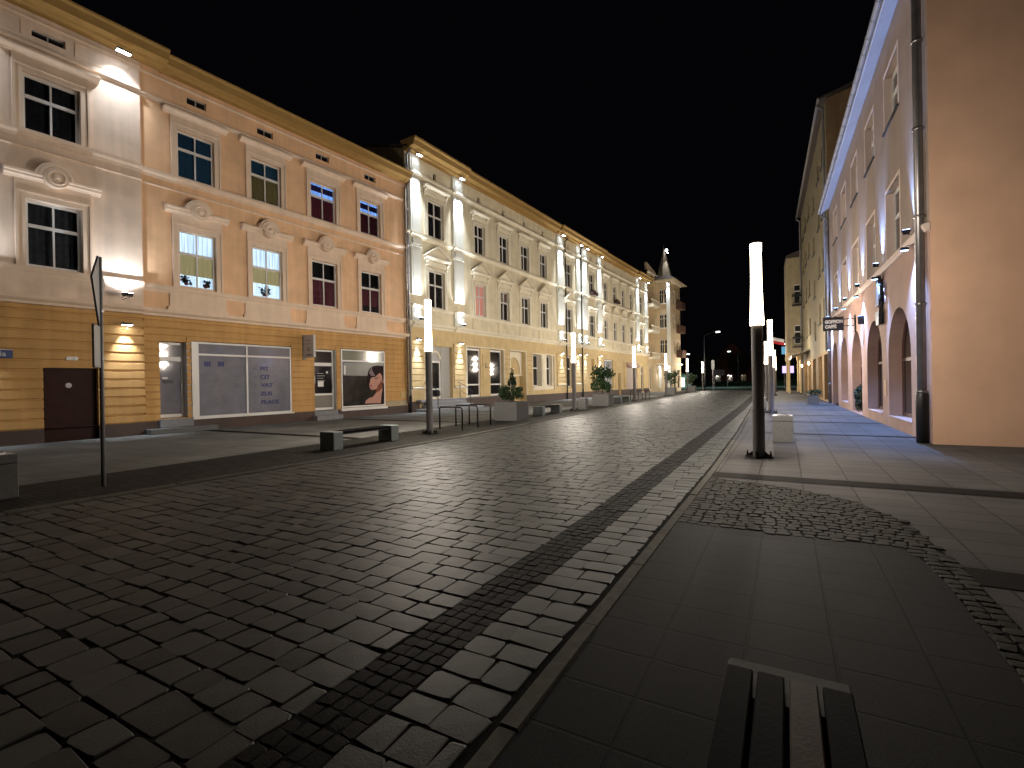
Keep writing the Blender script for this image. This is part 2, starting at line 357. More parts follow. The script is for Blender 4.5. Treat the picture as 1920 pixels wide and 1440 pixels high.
for a, bb, x0 in ((8.68, 9.13, -1.09), (4.98, 5.40, 1.24), (16.2, 16.45, -.75), (20.7, 20.95, -.7), (24.4, 24.6, -.7), (28.6, 28.8, -.7), (33.5, 33.8, -.7)):
    mb.poly([(x0, a, .006), (14 if a < 14 else 2.95, a, .006), (14 if a < 14 else 2.95, bb, .006), (x0, bb, .006)])
for a, bb in ((10.55, 10.9), (16.75, 17.05), (23.8, 24.1), (31, 31.3), (37, 37.3)):
    mb.poly([(ground_fac(a)+.02, a, .006), (-11.4, a, .006), (-11.4, bb, .006), (ground_fac(bb)+.02, bb, .006)])
struct(mb.build('paving_bands', DSTRIP, recalc=False))
# near slabs (inside the curved sett border)
CURVE = [(-1.09, 8.60), (0.02, 8.22), (.74, 7.67), (1.13, 6.78), (1.26, 5.38), (1.27, 4.15), (1.27, -6)]
INNER = [(-1.09, 5.75), (-.2, 5.72), (.6, 5.75), (.95, 5.78), (1.05, 5.2), (1.06, 4.0), (1.06, -6)]
poly_sheet('near_pavement_slabs', [(-1.09, -6)]+INNER[::1][:0]+INNER+[], .005, RN)
mb = MB()
for k in range(6): mb.poly([(*INNER[k], .004), (*INNER[k+1], .004), (*CURVE[k+1], .004), (*CURVE[k], .004)])
struct(mb.build('sett_bed', MORT, recalc=False))
def inside(p, poly):
    c = False; j = len(poly)-1
    for i in range(len(poly)):
        if (poly[i][1] > p[1]) != (poly[j][1] > p[1]) and p[0] < (poly[j][0]-poly[i][0])*(p[1]-poly[i][1])/(poly[j][1]-poly[i][1])+poly[i][0]: c = not c
        j = i
    return c
rs = np.random.RandomState(3)
def stones(name, cells, m, top, drop, inset, rnd=.35, tilt=.006, jit=.012):
    V = []; Fc = []; 
    for (x0, x1, y0, y1) in cells:
        g = .0045; x0 += g; x1 -= g; y0 += g; y1 -= g
        if x1-x0 < .02 or y1-y0 < .02: continue
        mn = min(x1-x0, y1-y0); c = rnd*mn*(.5+.6*rs.rand()); j = lambda: (rs.rand()-.5)*jit*2
        o = [(x0+c, y0), (x1-c, y0), (x1, y0+c), (x1, y1-c), (x1-c, y1), (x0+c, y1), (x0, y1-c), (x0, y0+c)]
        o = [(a+j(), b+j()) for a, b in o]; cx = (x0+x1)/2; cy = (y0+y1)/2
        zt = top+(rs.rand()-.5)*tilt*1.2; tx = (rs.rand()-.5)*tilt*4; ty = (rs.rand()-.5)*tilt*4; i = len(V)
        for a, b in o: V.append((a, b, top-drop))
        for a, b in o: V.append((a, b, zt-inset*.8+tx*(a-cx)+ty*(b-cy)))
        k1 = 1-inset*1.6/mn*1.0; k1 = max(.6, k1)
        for a, b in o: V.append((cx+(a-cx)*k1, cy+(b-cy)*k1, zt-inset*.12+tx*(a-cx)+ty*(b-cy)))
        V.append((cx, cy, zt+inset*.15))
        for q in range(8):
            n = (q+1) % 8
            Fc.append((i+q, i+n, i+8+n, i+8+q)); Fc.append((i+8+q, i+8+n, i+16+n, i+16+q)); Fc.append((i+16+q, i+16+n, i+24))
    me = bpy.data.meshes.new(name); me.from_pydata(V, [], Fc); me.update(); me.materials.append(m)
    o = bpy.data.objects.new(name, me); COL.objects.link(o); return struct(o)
STONE = mat('granite_cobble', (.034, .0355, .0335), rough=.55, var=.22, scale=1.1, bump=.35, bscale=75, island=.45, bd=.005, spec=.20)
cells = []; y = -1.0; BW = lambda y: (-2.12-.012*max(0, y-5), -1.74-.008*max(0, y-5)) if y < 30 else (-2.42-.022*(y-30), -1.94-.022*(y-30))
while y < 92:
    ph = (.19+.07*rs.rand()) if y < 40 else .26
    xl = ip(KL, y); bl, br = BW(y); xr = ip(KR, y)+.02
    for a, b in ((xl, bl), (br, xr)):
        x = a+(0 if a != xl else -.0); first = True
        while x < b-.02:
            wd = .20+.15*rs.rand()
            if a == br: wd = .17+.12*rs.rand()
            if x < -5.5: wd *= 1.35
            x2 = min(x+wd, b)
            if b-x2 < .09: x2 = b
            sk = .02*math.sin(x*1.7+y*.9)+.012*math.sin(x*5.1+y*2.3)
            cells.append((x, x2, y+sk, y+ph+sk)); x = x2
    y += ph
stones('road', cells, STONE, 0.0, .03, .006, rnd=.11, tilt=.006, jit=.010)
DSET = mat('dark_basalt_sett', (.010, .009, .009), spec=.05, rough=.65, var=.25, scale=4, bump=.5, bscale=90, island=.35)
cells = []; y = -1.0
while y < 60:
    bl, br = BW(y); ph = .095+.02*rs.rand(); k = 4 if y < 30 else 5
    xs = [bl+(br-bl)*i/k+(rs.rand()-.5)*.02*(0 < i < k) for i in range(k+1)]
    for i in range(k): cells.append((xs[i], xs[i+1], y, y+ph))
    y += ph
stones('dark_drainage_band', cells, DSET, -.004, .02, .004, rnd=.15, jit=.006)
SSET = mat('small_sett', (.024, .022, .017), spec=.08, rough=.75, var=.25, scale=6, bump=.6, bscale=90, island=.35)
cells = []; poly = CURVE[:-1]+[(1.27, -1)]+[(1.06, -1)]+INNER[:-1][::-1]; y = -1.0
while y < 8.7:
    x = -1.1; ph = .10+.02*rs.rand()
    while x < 1.35:
        wd = .10+.04*rs.rand(); sk = .05*math.sin(x*3.2+1.0)
        if y > 5.5 and inside((x+wd/2, y+ph/2+sk), poly): cells.append((x, x+wd, y+sk, y+ph+sk))
        x += wd
    y += ph
y = -1.0
while y < 5.55:
    ph = .09+.03*rs.rand(); bend = .035*max(0, y-4.6) ; cells += [(1.055-bend, 1.16-bend*.5, y, y+ph), (1.16-bend*.5, 1.265, y+.03, y+ph+.03)]; y += ph
stones('sett_paving_patch', cells, SSET, .012, .02, .006, rnd=.2, jit=.012)
# kerbs of long granite blocks
KG = mat('kerb_granite', (.085, .080, .070), spec=.08, var=.2, scale=14, bump=.5, bscale=90, island=.18)
def kerb(name, pl, off0, off1, y1, z):
    mb = MB(); y = -3.0
    while y < y1:
        L = .7+.5*rs.rand(); e = y+L-.015; a = ip(pl, y); b = ip(pl, e); dz = (rs.rand()-.5)*.008
        V = []
        for (xx, yy) in ((a, y), (b, e)):
            for o, zz in ((off0, -.04), (off0, z-.015), (off0+.015*np.sign(off1-off0), z), (off1-.01*np.sign(off1-off0), z), (off1, -.02)): V.append((xx+o, yy, zz+dz))
        mb.faces(V, [(0, 1, 6, 5), (1, 2, 7, 6), (2, 3, 8, 7), (3, 4, 9, 8), (4, 3, 2, 1, 0), (5, 6, 7, 8, 9)]); y += L
    return struct(mb.build(name, KG, recalc=True))
kerb('right_kerb', KR, .06, .17, 90, .012)
kerb('left_kerb', KL, -.03, -.23, 90, .022)
# far crossroads
poly_sheet('crossroad', [(-120, 92), (80, 92), (80, 124), (-120, 124)], -.01, asph)
poly_sheet('far_verge', [(-160, 124), (140, 124), (140, 300), (-160, 300)], .02, mat('dark_grass', (.02, .035, .015), var=.4, scale=.5))
struct(MB().box(-100, 80, 123.6, 124, -.1, .12).build('far_kerb', KG))
# ------------------------------------------------------------------ building A: peach tenement
A = Bld('peach_tenement', 'long peach tenement with ochre shopfront storey at the left edge, rosettes over its middle windows', 'building', -19.0574, 21.8275, .07434, .99723)
lowW = [(-11.76, -10.44), (-8.97, -7.62), (-6.13, -4.72), (-3.24, -1.9)]
RX = -12.98    # edge of the projecting left section
P = -.14       # its projection
up_h = [(a, b, 9.64, 11.42) for a, b in lowW]; lo_h = [(a, b, 5.48, 7.64) for a, b in lowW]
at_h = [(-11.4, -10.7, 12.55, 12.85), (-8.66, -7.94, 12.55, 12.85), (-5.8, -5.06, 12.55, 12.85), (-2.9, -2.15, 12.55, 12.85)]
rz_h = [(-16.02, -14.64, 9.58, 11.36), (-16.0, -14.64, 5.44, 7.5), (-15.78, -14.98, 12.55, 12.8), (-20.6, -19.2, 9.58, 11.36), (-20.6, -19.2, 5.44, 7.5)]
mb = MB(); wall(mb, RX, 0, 4.4, 13.5, up_h+lo_h+at_h, 0, .16); mb.build('upper_wall', PEACH, A.root)
mb = MB(); wall(mb, -22, RX, 4.4, 13.5, rz_h, P, .2)
mb.poly([(RX, P, .0), (RX, .01, .0), (RX, .01, 13.5), (RX, P, 13.5)]); mb.build('projecting_wall', mat('pale_peach_plaster', (.82, .64, .50), streak=.10), A.root)
g_h = [(-12.46, -11.55, .52, 3.38), (-11.4, -7.25, .45, 3.45), (-6.08, -4.84, .44, 3.40), (-4.6, -1.72, .38, 3.5)]
gp_h = [(-15.66, -14.3, 0, 2.34)]
mb = MB(); wall(mb, RX, 0, .44, 4.4, g_h, .03, .3); bands(mb, RX+.02, -.02, .46, 4.28, .262, g_h, .03, .03, .02)
wall(mb, -22, RX, .44, 4.4, gp_h, P+.04, .22); bands(mb, -22, RX, .46, 4.28, .305, gp_h, P+.04, .05, .045); mb.build('ground_floor_wall', OCHRE, A.root)
mb = MB(); wall(mb, RX, 0, 0, .44, [(-12.46, -11.55, -1, .46), (-6.08, -4.84, -1, .46)], .0, .3); wall(mb, -22, RX, 0, .44, gp_h, P-.03, .2)
mb.box(RX-.001, RX+.02, P-.03, .0, 0, .44); mb.build('plinth', PLINTH, A.root)
pz = MB().box(-1.66, -.06, -.012, .02, .445, .72); pz.build('peeling_base_patch', PLINTHP, A.root)
MB().box(-.62, -.1, -.03, .03, .86, 1.26).build('junction_box_cover', mat('yellow_box', (.55, .38, .16)), A.root)
shell(A, -22, 0, 13.5, 11, OCHRE, ROOFM, .3, 1.6)
CORN = lambda z, h, p: [(0.02, z), (-p*.35, z), (-p*.45, z+h*.3), (-p*.8, z+h*.45), (-p, z+h*.6), (-p, z+h), (.02, z+h)]
mb = MB()
def both(pr, x0=-22, x1=.0):  # same moulding on both wall planes
    mb.mould([(y, z) for y, z in pr], RX+.001, x1); mb.mould([(y+P, z) for y, z in pr], x0, RX)
both(CORN(4.28, .26, .22)); both(CORN(5.16, .26, .13)); both(CORN(9.33, .25, .14)); both(CORN(9.02, .06, .05)); both(CORN(12.12, .16, .10)); both(CORN(13.0, .08, .05))
mb.build('cornices', PEACHT, A.root)
mb = MB()
for x0, x1, e, yo in ((-22, -12.3, .12, P), (-12.3, .02, 0, 0)):
    mb.mould([(yo+.02, 13.25), (yo-.22-e, 13.28), (yo-.28-e, 13.36), (yo-.56-e, 13.38), (yo-.60-e, 13.62), (yo-.68-e, 13.68), (yo-.68-e, 13.74), (.3, 13.74)], x0, x1)
mb.build('eave_cornice', EAVEY, A.root)
# attic frieze panels
for a, b, y0 in ((-17.2, -16.0, P), (-14.75, -13.3, P)): 
    mb = MB()
    for (p, q, r, s_) in ((a, b, 12.45, 12.48), (a, b, 12.9, 12.93), (a, a+.03, 12.48, 12.9), (b-.03, b, 12.48, 12.9)): mb.box(p, q, y0-.018, y0+.01, r, s_)
    mb.build('frieze_panel', PEACHT, A.root)
def surroundA(x0, x1, z0, z1, kind, y=0):
    m = MB(); f = .17
    for a, b, c, e in ((x0-f, x0-.0, z0-.06, z1+f), (x1, x1+f, z0-.06, z1+f), (x0, x1, z1, z1+f)):
        m.box(a, b, y-.045, y+.02, c, e)
    for a, b, c, e in ((x0-f-.06, x0-f, z0-.06, z1+f+.06), (x1+f, x1+f+.06, z0-.06, z1+f+.06), (x0-f, x1+f, z1+f, z1+f+.06)):
        m.box(a, b, y-.075, y+.02, c, e)
    if kind == 'top':
        m.box(x0-f-.06, x1+f+.06, y-.05, y+.02, z1+f+.06, z1+.47)
        zc = z1+.47; m.mould([(y+.02, zc), (y-.07, zc), (y-.10, zc+.05), (y-.20, zc+.09), (y-.24, zc+.13), (y-.24, zc+.19), (y+.02, zc+.21)], x0-.48, x1+.48)
    else:
        m.box(x0-f-.06, x1+f+.06, y-.05, y+.02, z1+f+.06, z1+.56)
        zc = z1+.56; xm = (x0+x1)/2
        m.mould([(y+.02, zc), (y-.06, zc), (y-.09, zc+.05), (y-.16, zc+.08), (y-.17, zc+.14), (y-.21, zc+.17), (y-.22, zc+.24), (y+.02, zc+.27)], x0-.47, x1+.47)
        m.lathe([(0, -.36), (.04, -.36), (.06, -.33), (.085, -.33), (.10, -.30), (.17, -.30), (.19, -.325), (.22, -.325), (.235, -.29), (.30, -.29), (.30, 0)], 28, (xm, y, zc+.20), 'y')
        m.lathe([(.30, -.26), (.33, -.285), (.38, -.285), (.40, -.25), (.46, -.25), (.47, -.22), (.47, 0)], 22, (xm, y, zc+.20), 'y', -.05, math.pi+.05)
    return m
OB = [('blind', 0, 0, OLIVEB)]
LITC = curtain('lit_white_curtain', (.62, .80, 1.0), 1.0)
LITB = curtain('lit_blue_curtain', (.20, .42, 1.0), .9, 20)
PURP = mat('purple_valance', (.035, .015, .10), rough=.7, var=.4, scale=9)
kinds_top = [ [('curtain', 9.7, 11.4, curtain('dim_blue_curtain', (.02, .07, .13), .04, 16))],
              [('blind', 9.68, 10.74, OLIVEB, .07), ('curtain', 10.7, 11.4, curtain('dim_blue_curtain', (.02, .07, .13), .04, 16), .12)],
              [('blind', 9.68, 10.70, MAROON, .07), ('curtain', 10.66, 11.4, LITB, .13), ('valance', 11.02, 11.30, PURP, .10)],
              [('blind', 9.68, 10.74, MAROON, .07), ('curtain', 10.7, 11.4, LITB, .13), ('valance', 11.0, 11.28, PURP, .10)] ]
kinds_low = [ [('curtain', 5.5, 7.62, LITC, .14), ('blind', 5.98, 6.76, emis('lit_olive_blind', (.46, .40, .20), .28), .08)],
              [('curtain', 5.5, 7.62, LITC, .14), ('blind', 6.12, 6.80, emis('lit_olive_blind', (.46, .40, .20), .28), .08)],
              [('blind', 5.5, 6.86, MAROON, .07)],
              [('blind', 5.86, 6.86, MAROON, .07), ] ]
for i, (a, b) in enumerate(lowW):
    o = window(A, a, b, 9.64, 11.42, .10, kind=kinds_top[i]); surroundA(a, b, 9.64, 11.42, 'top').build('surround', PEACHT, o)
    o = window(A, a, b, 5.48, 7.64, .10, kind=kinds_low[i], split=.60); surroundA(a, b, 5.48, 7.64, 'rosette').build('surround', PEACHT, o)
    m = MB(); m.box(a-.35, b+.35, -.05, .02, 4.62, 5.16); m.box(a-.42, b+.42, -.09, .02, 4.545, 4.68); m.build('apron_panel', PEACHT, A.root)
DIMC = [('curtain', 5.6, 11.3, mat('grey_net_curtain', (.05, .055, .065), var=.3, scale=7), .2)]
for (a, b, c, e) in rz_h[:2]+rz_h[3:]:
    o = window(A, a, b, c, e, P+.14, kind=[('curtain', c+.05, e-.05, mat('grey_net_curtain', (.05, .055, .065)), .2)], fr=.09)
    surroundA(a, b, c, e, 'top' if c > 9 else 'rosette', P).build('surround', PEACHT, o)
for (a, b, c, e) in at_h: window(A, a, b, c, e, .09, split=None, fr=.025, mu=.03, fm=GREYF, name='attic_window')
window(A, -15.78, -14.98, 12.55, 12.8, P+.12, split=None, fr=.025, mu=.03, fm=GREYF, name='attic_window')
# carriage door
m = MB(); m.box(-15.66, -14.3, P+.20, P+.26, 0, 2.34)
m.box(-15.6, -14.36, P+.185, P+.2, .05, 2.28)
d_ = m.build('door', BROWNDOOR, A.root)
MB().lathe([(0, -.02), (.07, -.02), (.085, -.01), (.085, .0)], 20, (-15.02, P+.184, 1.78), 'y').build('round_sticker', SIGNG, d_)
m = MB().cbox(-15.12, -14.82, P-.04, P+.0, 2.58, 2.70, .012); np_ = tag(m.build('house_number_plate', WHITE), 'small white house number plate on ochre wall above the brown door', 'number plate'); np_.parent = None
DBLUE = mat('dark_blue_lettering', (.035, .045, .15), rough=.5, var=.05, bump=0)
BLK = mat('black_lettering', (.01, .01, .01), rough=.5, var=0, bump=0)
WL = mat('white_lettering', (.7, .7, .7), rough=.5, var=0, bump=0)
text('number', '1', .09, .0, 0, 0, BLK, np_).location = (-14.95, P-.045, 2.61)
def place(o, b, x=0, y=0, z=0, rz=0):
    o.location = b.W(x, y, z); o.rotation_euler = (0, 0, b.rz+rz); return o
place(np_, A)
m = MB().cbox(-17.8, -16.33, P-.06, P-.015, 2.60, 2.86, .01); sn_ = m.build('street_name_sign', mat('blue_enamel', (.015, .04, .16), rough=.3, bump=0)); tag(sn_, 'blue enamel street name sign cut by the left edge of the picture', 'street sign'); place(sn_, A)
m = MB(); m.box(-17.8, -16.33, P-.062, P-.06, 2.845, 2.86); m.build('white_rim', WL, sn_)
text('lettering', 'lla', .21, -16.66, P-.064, 2.66, WL, sn_)
# tax office shop window (left) and door
def shopframe(x0, x1, z0, z1, y, verts, horiz, t=.07, nm='shop_window'):
    m = MB(); m.box(x0, x0+t, y, y+.07, z0, z1); m.box(x1-t, x1, y, y+.07, z0, z1); m.box(x0+t, x1-t, y, y+.07, z0, z0+t); m.box(x0+t, x1-t, y, y+.07, z1-t, z1)
    for v in verts: m.box(v-t*.5, v+t*.5, y-.004, y+.066, z0+t, z1-t)
    vs = [x0+t]+[c for v in verts for c in (v-t*.5, v+t*.5)]+[x1-t]
    for h in horiz:
        for k in range(0, len(vs), 2): m.box(vs[k], vs[k+1], y-.002, y+.068, h-t*.5, h+t*.5)
    return m.build(nm, WHITE, A.root)
def pane(par, x0, x1, z0, z1, y, m, nm='pane'): return MB().poly([(x0, y, z0), (x1, y, z0), (x1, y, z1), (x0, y, z1)]).build(nm, m, par, recalc=False)
vx, _ = A.at(463, 700)
s1 = shopframe(-11.22, -7.28, .47, 3.42, -.02, [vx], [2.93]); MB().box(-11.4, -11.22, -.03, .1, .47, 3.42).build('side_panel', WHITE, s1)
pane(s1, -11.2, vx, .5, 3.4, .015, FILM); pane(s1, vx, -7.3, .5, 3.4, .015, FILM)
MB().box(-11.42, -7.2, -.09, .0, .42, .468).build('sill', WHITE, s1)
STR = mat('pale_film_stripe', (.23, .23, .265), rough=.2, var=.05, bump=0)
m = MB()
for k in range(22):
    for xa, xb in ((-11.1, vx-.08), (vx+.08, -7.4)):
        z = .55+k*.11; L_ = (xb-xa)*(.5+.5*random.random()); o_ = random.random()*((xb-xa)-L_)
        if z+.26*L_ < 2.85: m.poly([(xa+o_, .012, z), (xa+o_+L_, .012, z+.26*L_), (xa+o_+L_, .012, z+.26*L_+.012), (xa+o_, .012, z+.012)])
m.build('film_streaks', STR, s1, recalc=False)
for t_, (px, py) in zip(['PIT', 'CIT', 'VAT', 'ZUS', 'PŁACE'], [(488, 694), (488, 710), (490, 725), (489, 741), (490, 757)]):
    x, z = A.at(px, py); text('lettering', t_, .225, x, .008, z-.01, DBLUE, s1, bold=.012, sx=1.25)
    m = MB().box(x-.28, x-.2, .008, .011, z+.06, z+.085); m.build('dash', DBLUE, s1)
for (xa, xb) in ((383, 396), (409, 421)):
    x0, z0 = A.at(xa, 687); x1, z1 = A.at(xb, 678)
    m = MB(); n = 3
    for k in range(3): m.box(x0+(x1-x0)*(k/3.0), x0+(x1-x0)*(k/3.0+.26), .008, .012, z0, z1-.02*(k % 2))
    m.build('faded_lettering', mat('faded_blue_print', (.06, .06, .20), bump=0), s1)
def shopdoor(x0, x1, z0, z1, y, tr, rail, glass, nm='shop_door', mid=None):
    m = MB(); t = .08
    m.box(x0, x0+t, y, y+.07, z0, z1); m.box(x1-t, x1, y, y+.07, z0, z1); m.box(x0+t, x1-t, y, y+.07, z1-t, z1); m.box(x0+t, x1-t, y-.004, y+.066, tr-.06, tr+.1); m.box(x0+t, x1-t, y, y+.07, z0, z0+.12)
    if mid: m.box(x0+t, x1-t, y-.003, y+.067, mid-.05, mid+.05)
    o = m.build(nm, WHITE, A.root); pane(o, x0+.03, x1-.03, z0+.05, z1-.03, y+.03, glass)
    MB().tube([(x1-.1, y-.05, z0+1.0), (x1-.1, y-.05, z0+1.3)], .012, 6).build('handle', ZINC, o); return o
d1 = shopdoor(-12.44, -11.56, .54, 3.36, .3, 2.72, 1, FILM)
x, z = A.at(312, 712); MB().box(x, x+.34, .292, .298, z-.13, z).build('notice_board', BLK, d1); MB().box(x-.02, x+.16, .292, .298, z+.03, z+.1).build('paper_notice', WHITE, d1)
MB().box(-11.56, -11.42, .02, .32, .54, 3.36).build('reveal_panel', GREYF, d1)
MB().cbox(-12.5, -11.4, -.12, .3, .2, .50, .01).build('door_step', STEPM, A.root)
x0, _ = A.at(276, 812); x1, _ = A.at(401, 800)
MB().cbox(-12.98, -10.72, -.55, -.12, .0, .19, .012).build('long_step', GRANITE, A.root)
# hair salon
d2 = shopdoor(-6.06, -4.9, .46, 3.38, .18, 2.66, 1, DGLASS, mid=1.22)
MB().box(-4.88, -4.62, .05, .25, .44, 3.4).build('reveal_panel', GREYF, d2)
pane(d2, -5.95, -4.98, .58, 1.17, .205, GREYB, 'lower_panel'); 
def ap(b, px, py): return b.at(px, py)
x, z = ap(A, 591, 718); MB().box(x, x+.11, .17, .178, z-.02, z+.33).build('opening_hours_card', WHITE, d2)
x, z = ap(A, 600, 725); MB().box(x, x+.32, .17, .178, z, z+.26).build('paper_notice', WHITE, d2)
m = MB(); 
for k in range(4): 
    x, z = ap(A, 599, 700+k*4.6); m.box(x, x+.34+.08*(k % 2), .172, .177, z-.012, z+.014)
m.build('price_lines', SIGNG, d2)
x, z = ap(A, 617, 698); MB().lathe([(0, -.01), (.06, -.01), (.06, 0)], 14, (x, .17, z), 'y').build('round_sticker', WHITE, d2)
s2 = shopframe(-4.58, -1.74, .52, 3.47, -.02, [], [2.88], nm='salon_window')
MB().box(-4.66, -1.66, -.10, .0, .36, .50).build('sill', WHITE, s2)
TOPF = mat('olive_grey_film', (.19, .185, .13), rough=.12, bump=0); SAL = mat('grey_poster_panel', (.21, .205, .185), rough=.3, spec=.2, var=.1, bump=0)
DKP = mat('dark_salon_glass', (.030, .027, .022), rough=.08, var=.5, scale=2, bump=0)
pane(s2, -4.53, -1.8, 2.88, 3.43, .015, TOPF); pane(s2, -4.53, -1.8, .58, 2.88, .02, DKP)
def pp(px, py): return A.at(640+px/13.09, 670+py/13.09)
def flat(name, pts, y, m):
    q = MB(); q.slab([pp(*p) for p in pts], y, y+.003); return q.build(name, m, s2)
flat('poster_backdrop', [(55, 125), (1062, 135), (1062, 500), (640, 455), (60, 445)], .012, SAL)
PM = lambda n, c: mat(n, c, rough=.6, spec=.08, var=.08, scale=4, bump=0)
HAIR = PM('poster_hair', (.022, .010, .012)); SKIN = PM('poster_skin', (.50, .27, .21)); SKD = PM('poster_skin_shade', (.22, .07, .04)); LIPS = PM('poster_lips', (.42, .13, .12)); HL = PM('poster_hair_light', (.24, .18, .19))
flat('poster_hair_back', [(650, 700), (640, 560), (648, 420), (670, 330), (720, 260), (800, 215), (900, 200), (1000, 210), (1062, 240), (1064, 1115), (970, 1122), (1000, 760), (900, 800), (760, 800), (700, 780)], .009, HAIR)
flat('poster_neck', [(580, 1135), (610, 1060), (680, 1005), (790, 960), (850, 860), (900, 740), (1008, 700), (1010, 800), (985, 960), (970, 1124)], .006, SKIN)
flat('poster_chin_shade', [(820, 930), (860, 800), (900, 760), (1010, 640), (1015, 740), (930, 830), (860, 870)], .004, SKD)
flat('poster_face', [(690, 650), (712, 600), (704, 540), (730, 500), (830, 480), (880, 420), (945, 380), (1000, 450), (1010, 600), (975, 700), (900, 770), (780, 800), (725, 790), (700, 740), (690, 700)], .002, SKIN)
flat('poster_cheek_shade', [(900, 690), (1000, 560), (1005, 660), (930, 745), (860, 780)], .0, SKD)
flat('poster_lips', [(700, 690), (720, 672), (750, 680), (775, 694), (745, 712), (712, 722)], .0, LIPS)
flat('poster_eye', [(815, 505), (860, 510), (945, 488), (870, 528), (830, 522)], -.001, HAIR)
flat('poster_fringe', [(655, 640), (650, 520), (665, 420), (720, 300), (800, 230), (940, 210), (1000, 260), (950, 380), (880, 430), (845, 470), (740, 500), (705, 560), (690, 650)], -.002, HAIR)
flat('poster_fringe_light', [(690, 400), (690, 350), (745, 250), (760, 330), (800, 400), (830, 455), (760, 460), (715, 440)], -.004, HL)
flat('poster_ear', [(1008, 610), (1035, 530), (1052, 530), (1048, 600), (1020, 640)], -.003, SKIN)
flat('window_sticker', [(62, 200), (105, 200), (105, 420), (62, 420)], .0, WHITE)
flat('poster_hair_strand', [(1012, 760), (1062, 600), (1064, 1112), (980, 1118)], -.001, HAIR)
MB().cbox(-6.2, -4.75, -.34, .2, .0, .22, .01).build('salon_step', STEPM, A.root); MB().cbox(-6.12, -4.8, -.02, .3, .22, .44, .01).build('salon_threshold', STEPM, A.root)
# projecting sign box
x0, zt = A.at(569, 628); x1, zb = A.at(569, 674)
t = tag(empty('projecting_sign', A.W(-6.62, 0, 0), A.rz), 'thin grey box sign projecting from the ochre wall beside the salon door', 'sign')
m = MB().cbox(-.06, .06, -.82, -.06, 2.95, 3.98, .012); o = m.build('box', SIGNG, t)
MB().box(-.075, .075, -.06, .02, 2.85, 4.02).build('bracket', GREYM, t)
m = MB()
for k, (wd, hh) in enumerate(((.3, .05), (.42, .04), (.18, .2), (.3, .03))): m.box(-.064, -.06, -.44-wd/2, -.44+wd/2, 3.75-k*.16-hh, 3.75-k*.16)
m.build('printed_lines', mat('pale_grey_print', (.28, .27, .27), bump=0), o); MB().box(-.064, -.06, -.66, -.3, 3.04, 3.09).build('dark_print', BLK, o)
# ------------------------------------------------------------------ floodlights
def flood(b, x, y, z, dr, label, col, watts, spot=60, size=.22, tilt=8, group='floodlights on the facades', long=False, rad=.03):
    """dr: +1 shines up, -1 shines down"""
    t = tag(empty('wall_floodlight', b.W(x, y, z), b.rz), label, 'floodlight', group)
    s = size; m = MB().cbox(-s/2, s/2, -.09, .09, -.035, .035, .012)
    for k in range(5): m.box(-s/2+.02+k*(s-.05)/4, -s/2+.03+k*(s-.05)/4, -.07, .07, -.035-dr*.0-(.05 if dr > 0 else -.035), -.035 if dr > 0 else .05)
    m.build('housing', BLACKM, t)
    MB().tube([(-s*.3, 0, -dr*.03), (-s*.3, .06, -dr*.09), (0, max(.08, -y), -dr*.10)], .008, 6).build('bracket', BLACKM, t)
    L = MB(); L.box(-s/2+.015, s/2-.015, -.075, .075, dr*.036 if dr > 0 else -.04, .04 if dr > 0 else -.036)
    L.build('lens', emis('flood_lens_%.2f' % col[0], col, 30), t)
    if long: MB().tube([(0, 0, -.04), (.06, -.02, -.11), (-.05, -.04, -.16), (-.12, .1, -.2)], .009, 6).build('cable', BLACKM, t)
    ld = bpy.data.lights.new('floodlight_beam', 'SPOT'); ld.energy = watts; ld.color = col; ld.spot_size = math.radians(spot); ld.spot_blend = 1.0; ld.shadow_soft_size = rad
    lo = bpy.data.objects.new('light_source', ld); COL.objects.link(lo); lo.parent = t; lo.location = (0, 0, dr*.06)
    tl = math.radians(tilt)   # tilt the beam towards the wall (+y)
    dv = Vector((0, math.sin(tl), dr*math.cos(tl))); lo.rotation_euler = dv.to_track_quat('-Z', 'Y').to_euler()
    return t
G1 = 'cold white floodlights on the peach tenement'
flood(A, -13.62, P-.55, 13.05, -1, 'lit floodlight under the eave of the peach tenement, above the projecting section', COOL, 300, 104, .42, 15, G1, rad=.06)
flood(A, -13.6, P-.45, 4.86, 1, 'black floodlight on the belt cornice of the peach tenement, shining up', COOL, 200, 130, .3, 14, G1, True)
flood(A, -13.55, P-.22, 3.86, -1, 'lit floodlight on the ochre wall of the peach tenement, shining down over its grooves', COOL, 520, 66, .3, 3, G1, True)
flood(A, -17.6, P-.55, 13.05, -1, 'floodlight under the yellow eave, beyond the leftmost upper window', COOL, 300, 104, .42, 15, G1, rad=.06)
flood(A, -17.4, P-.45, 4.86, 1, 'floodlight on the belt cornice, left of the leftmost middle window', COOL, 200, 130, .3, 14, G1, True)
flood(A, -17.3, P-.22, 3.86, -1, 'floodlight on the ochre wall, left of the brown door', COOL, 420, 66, .3, 3, G1, True)
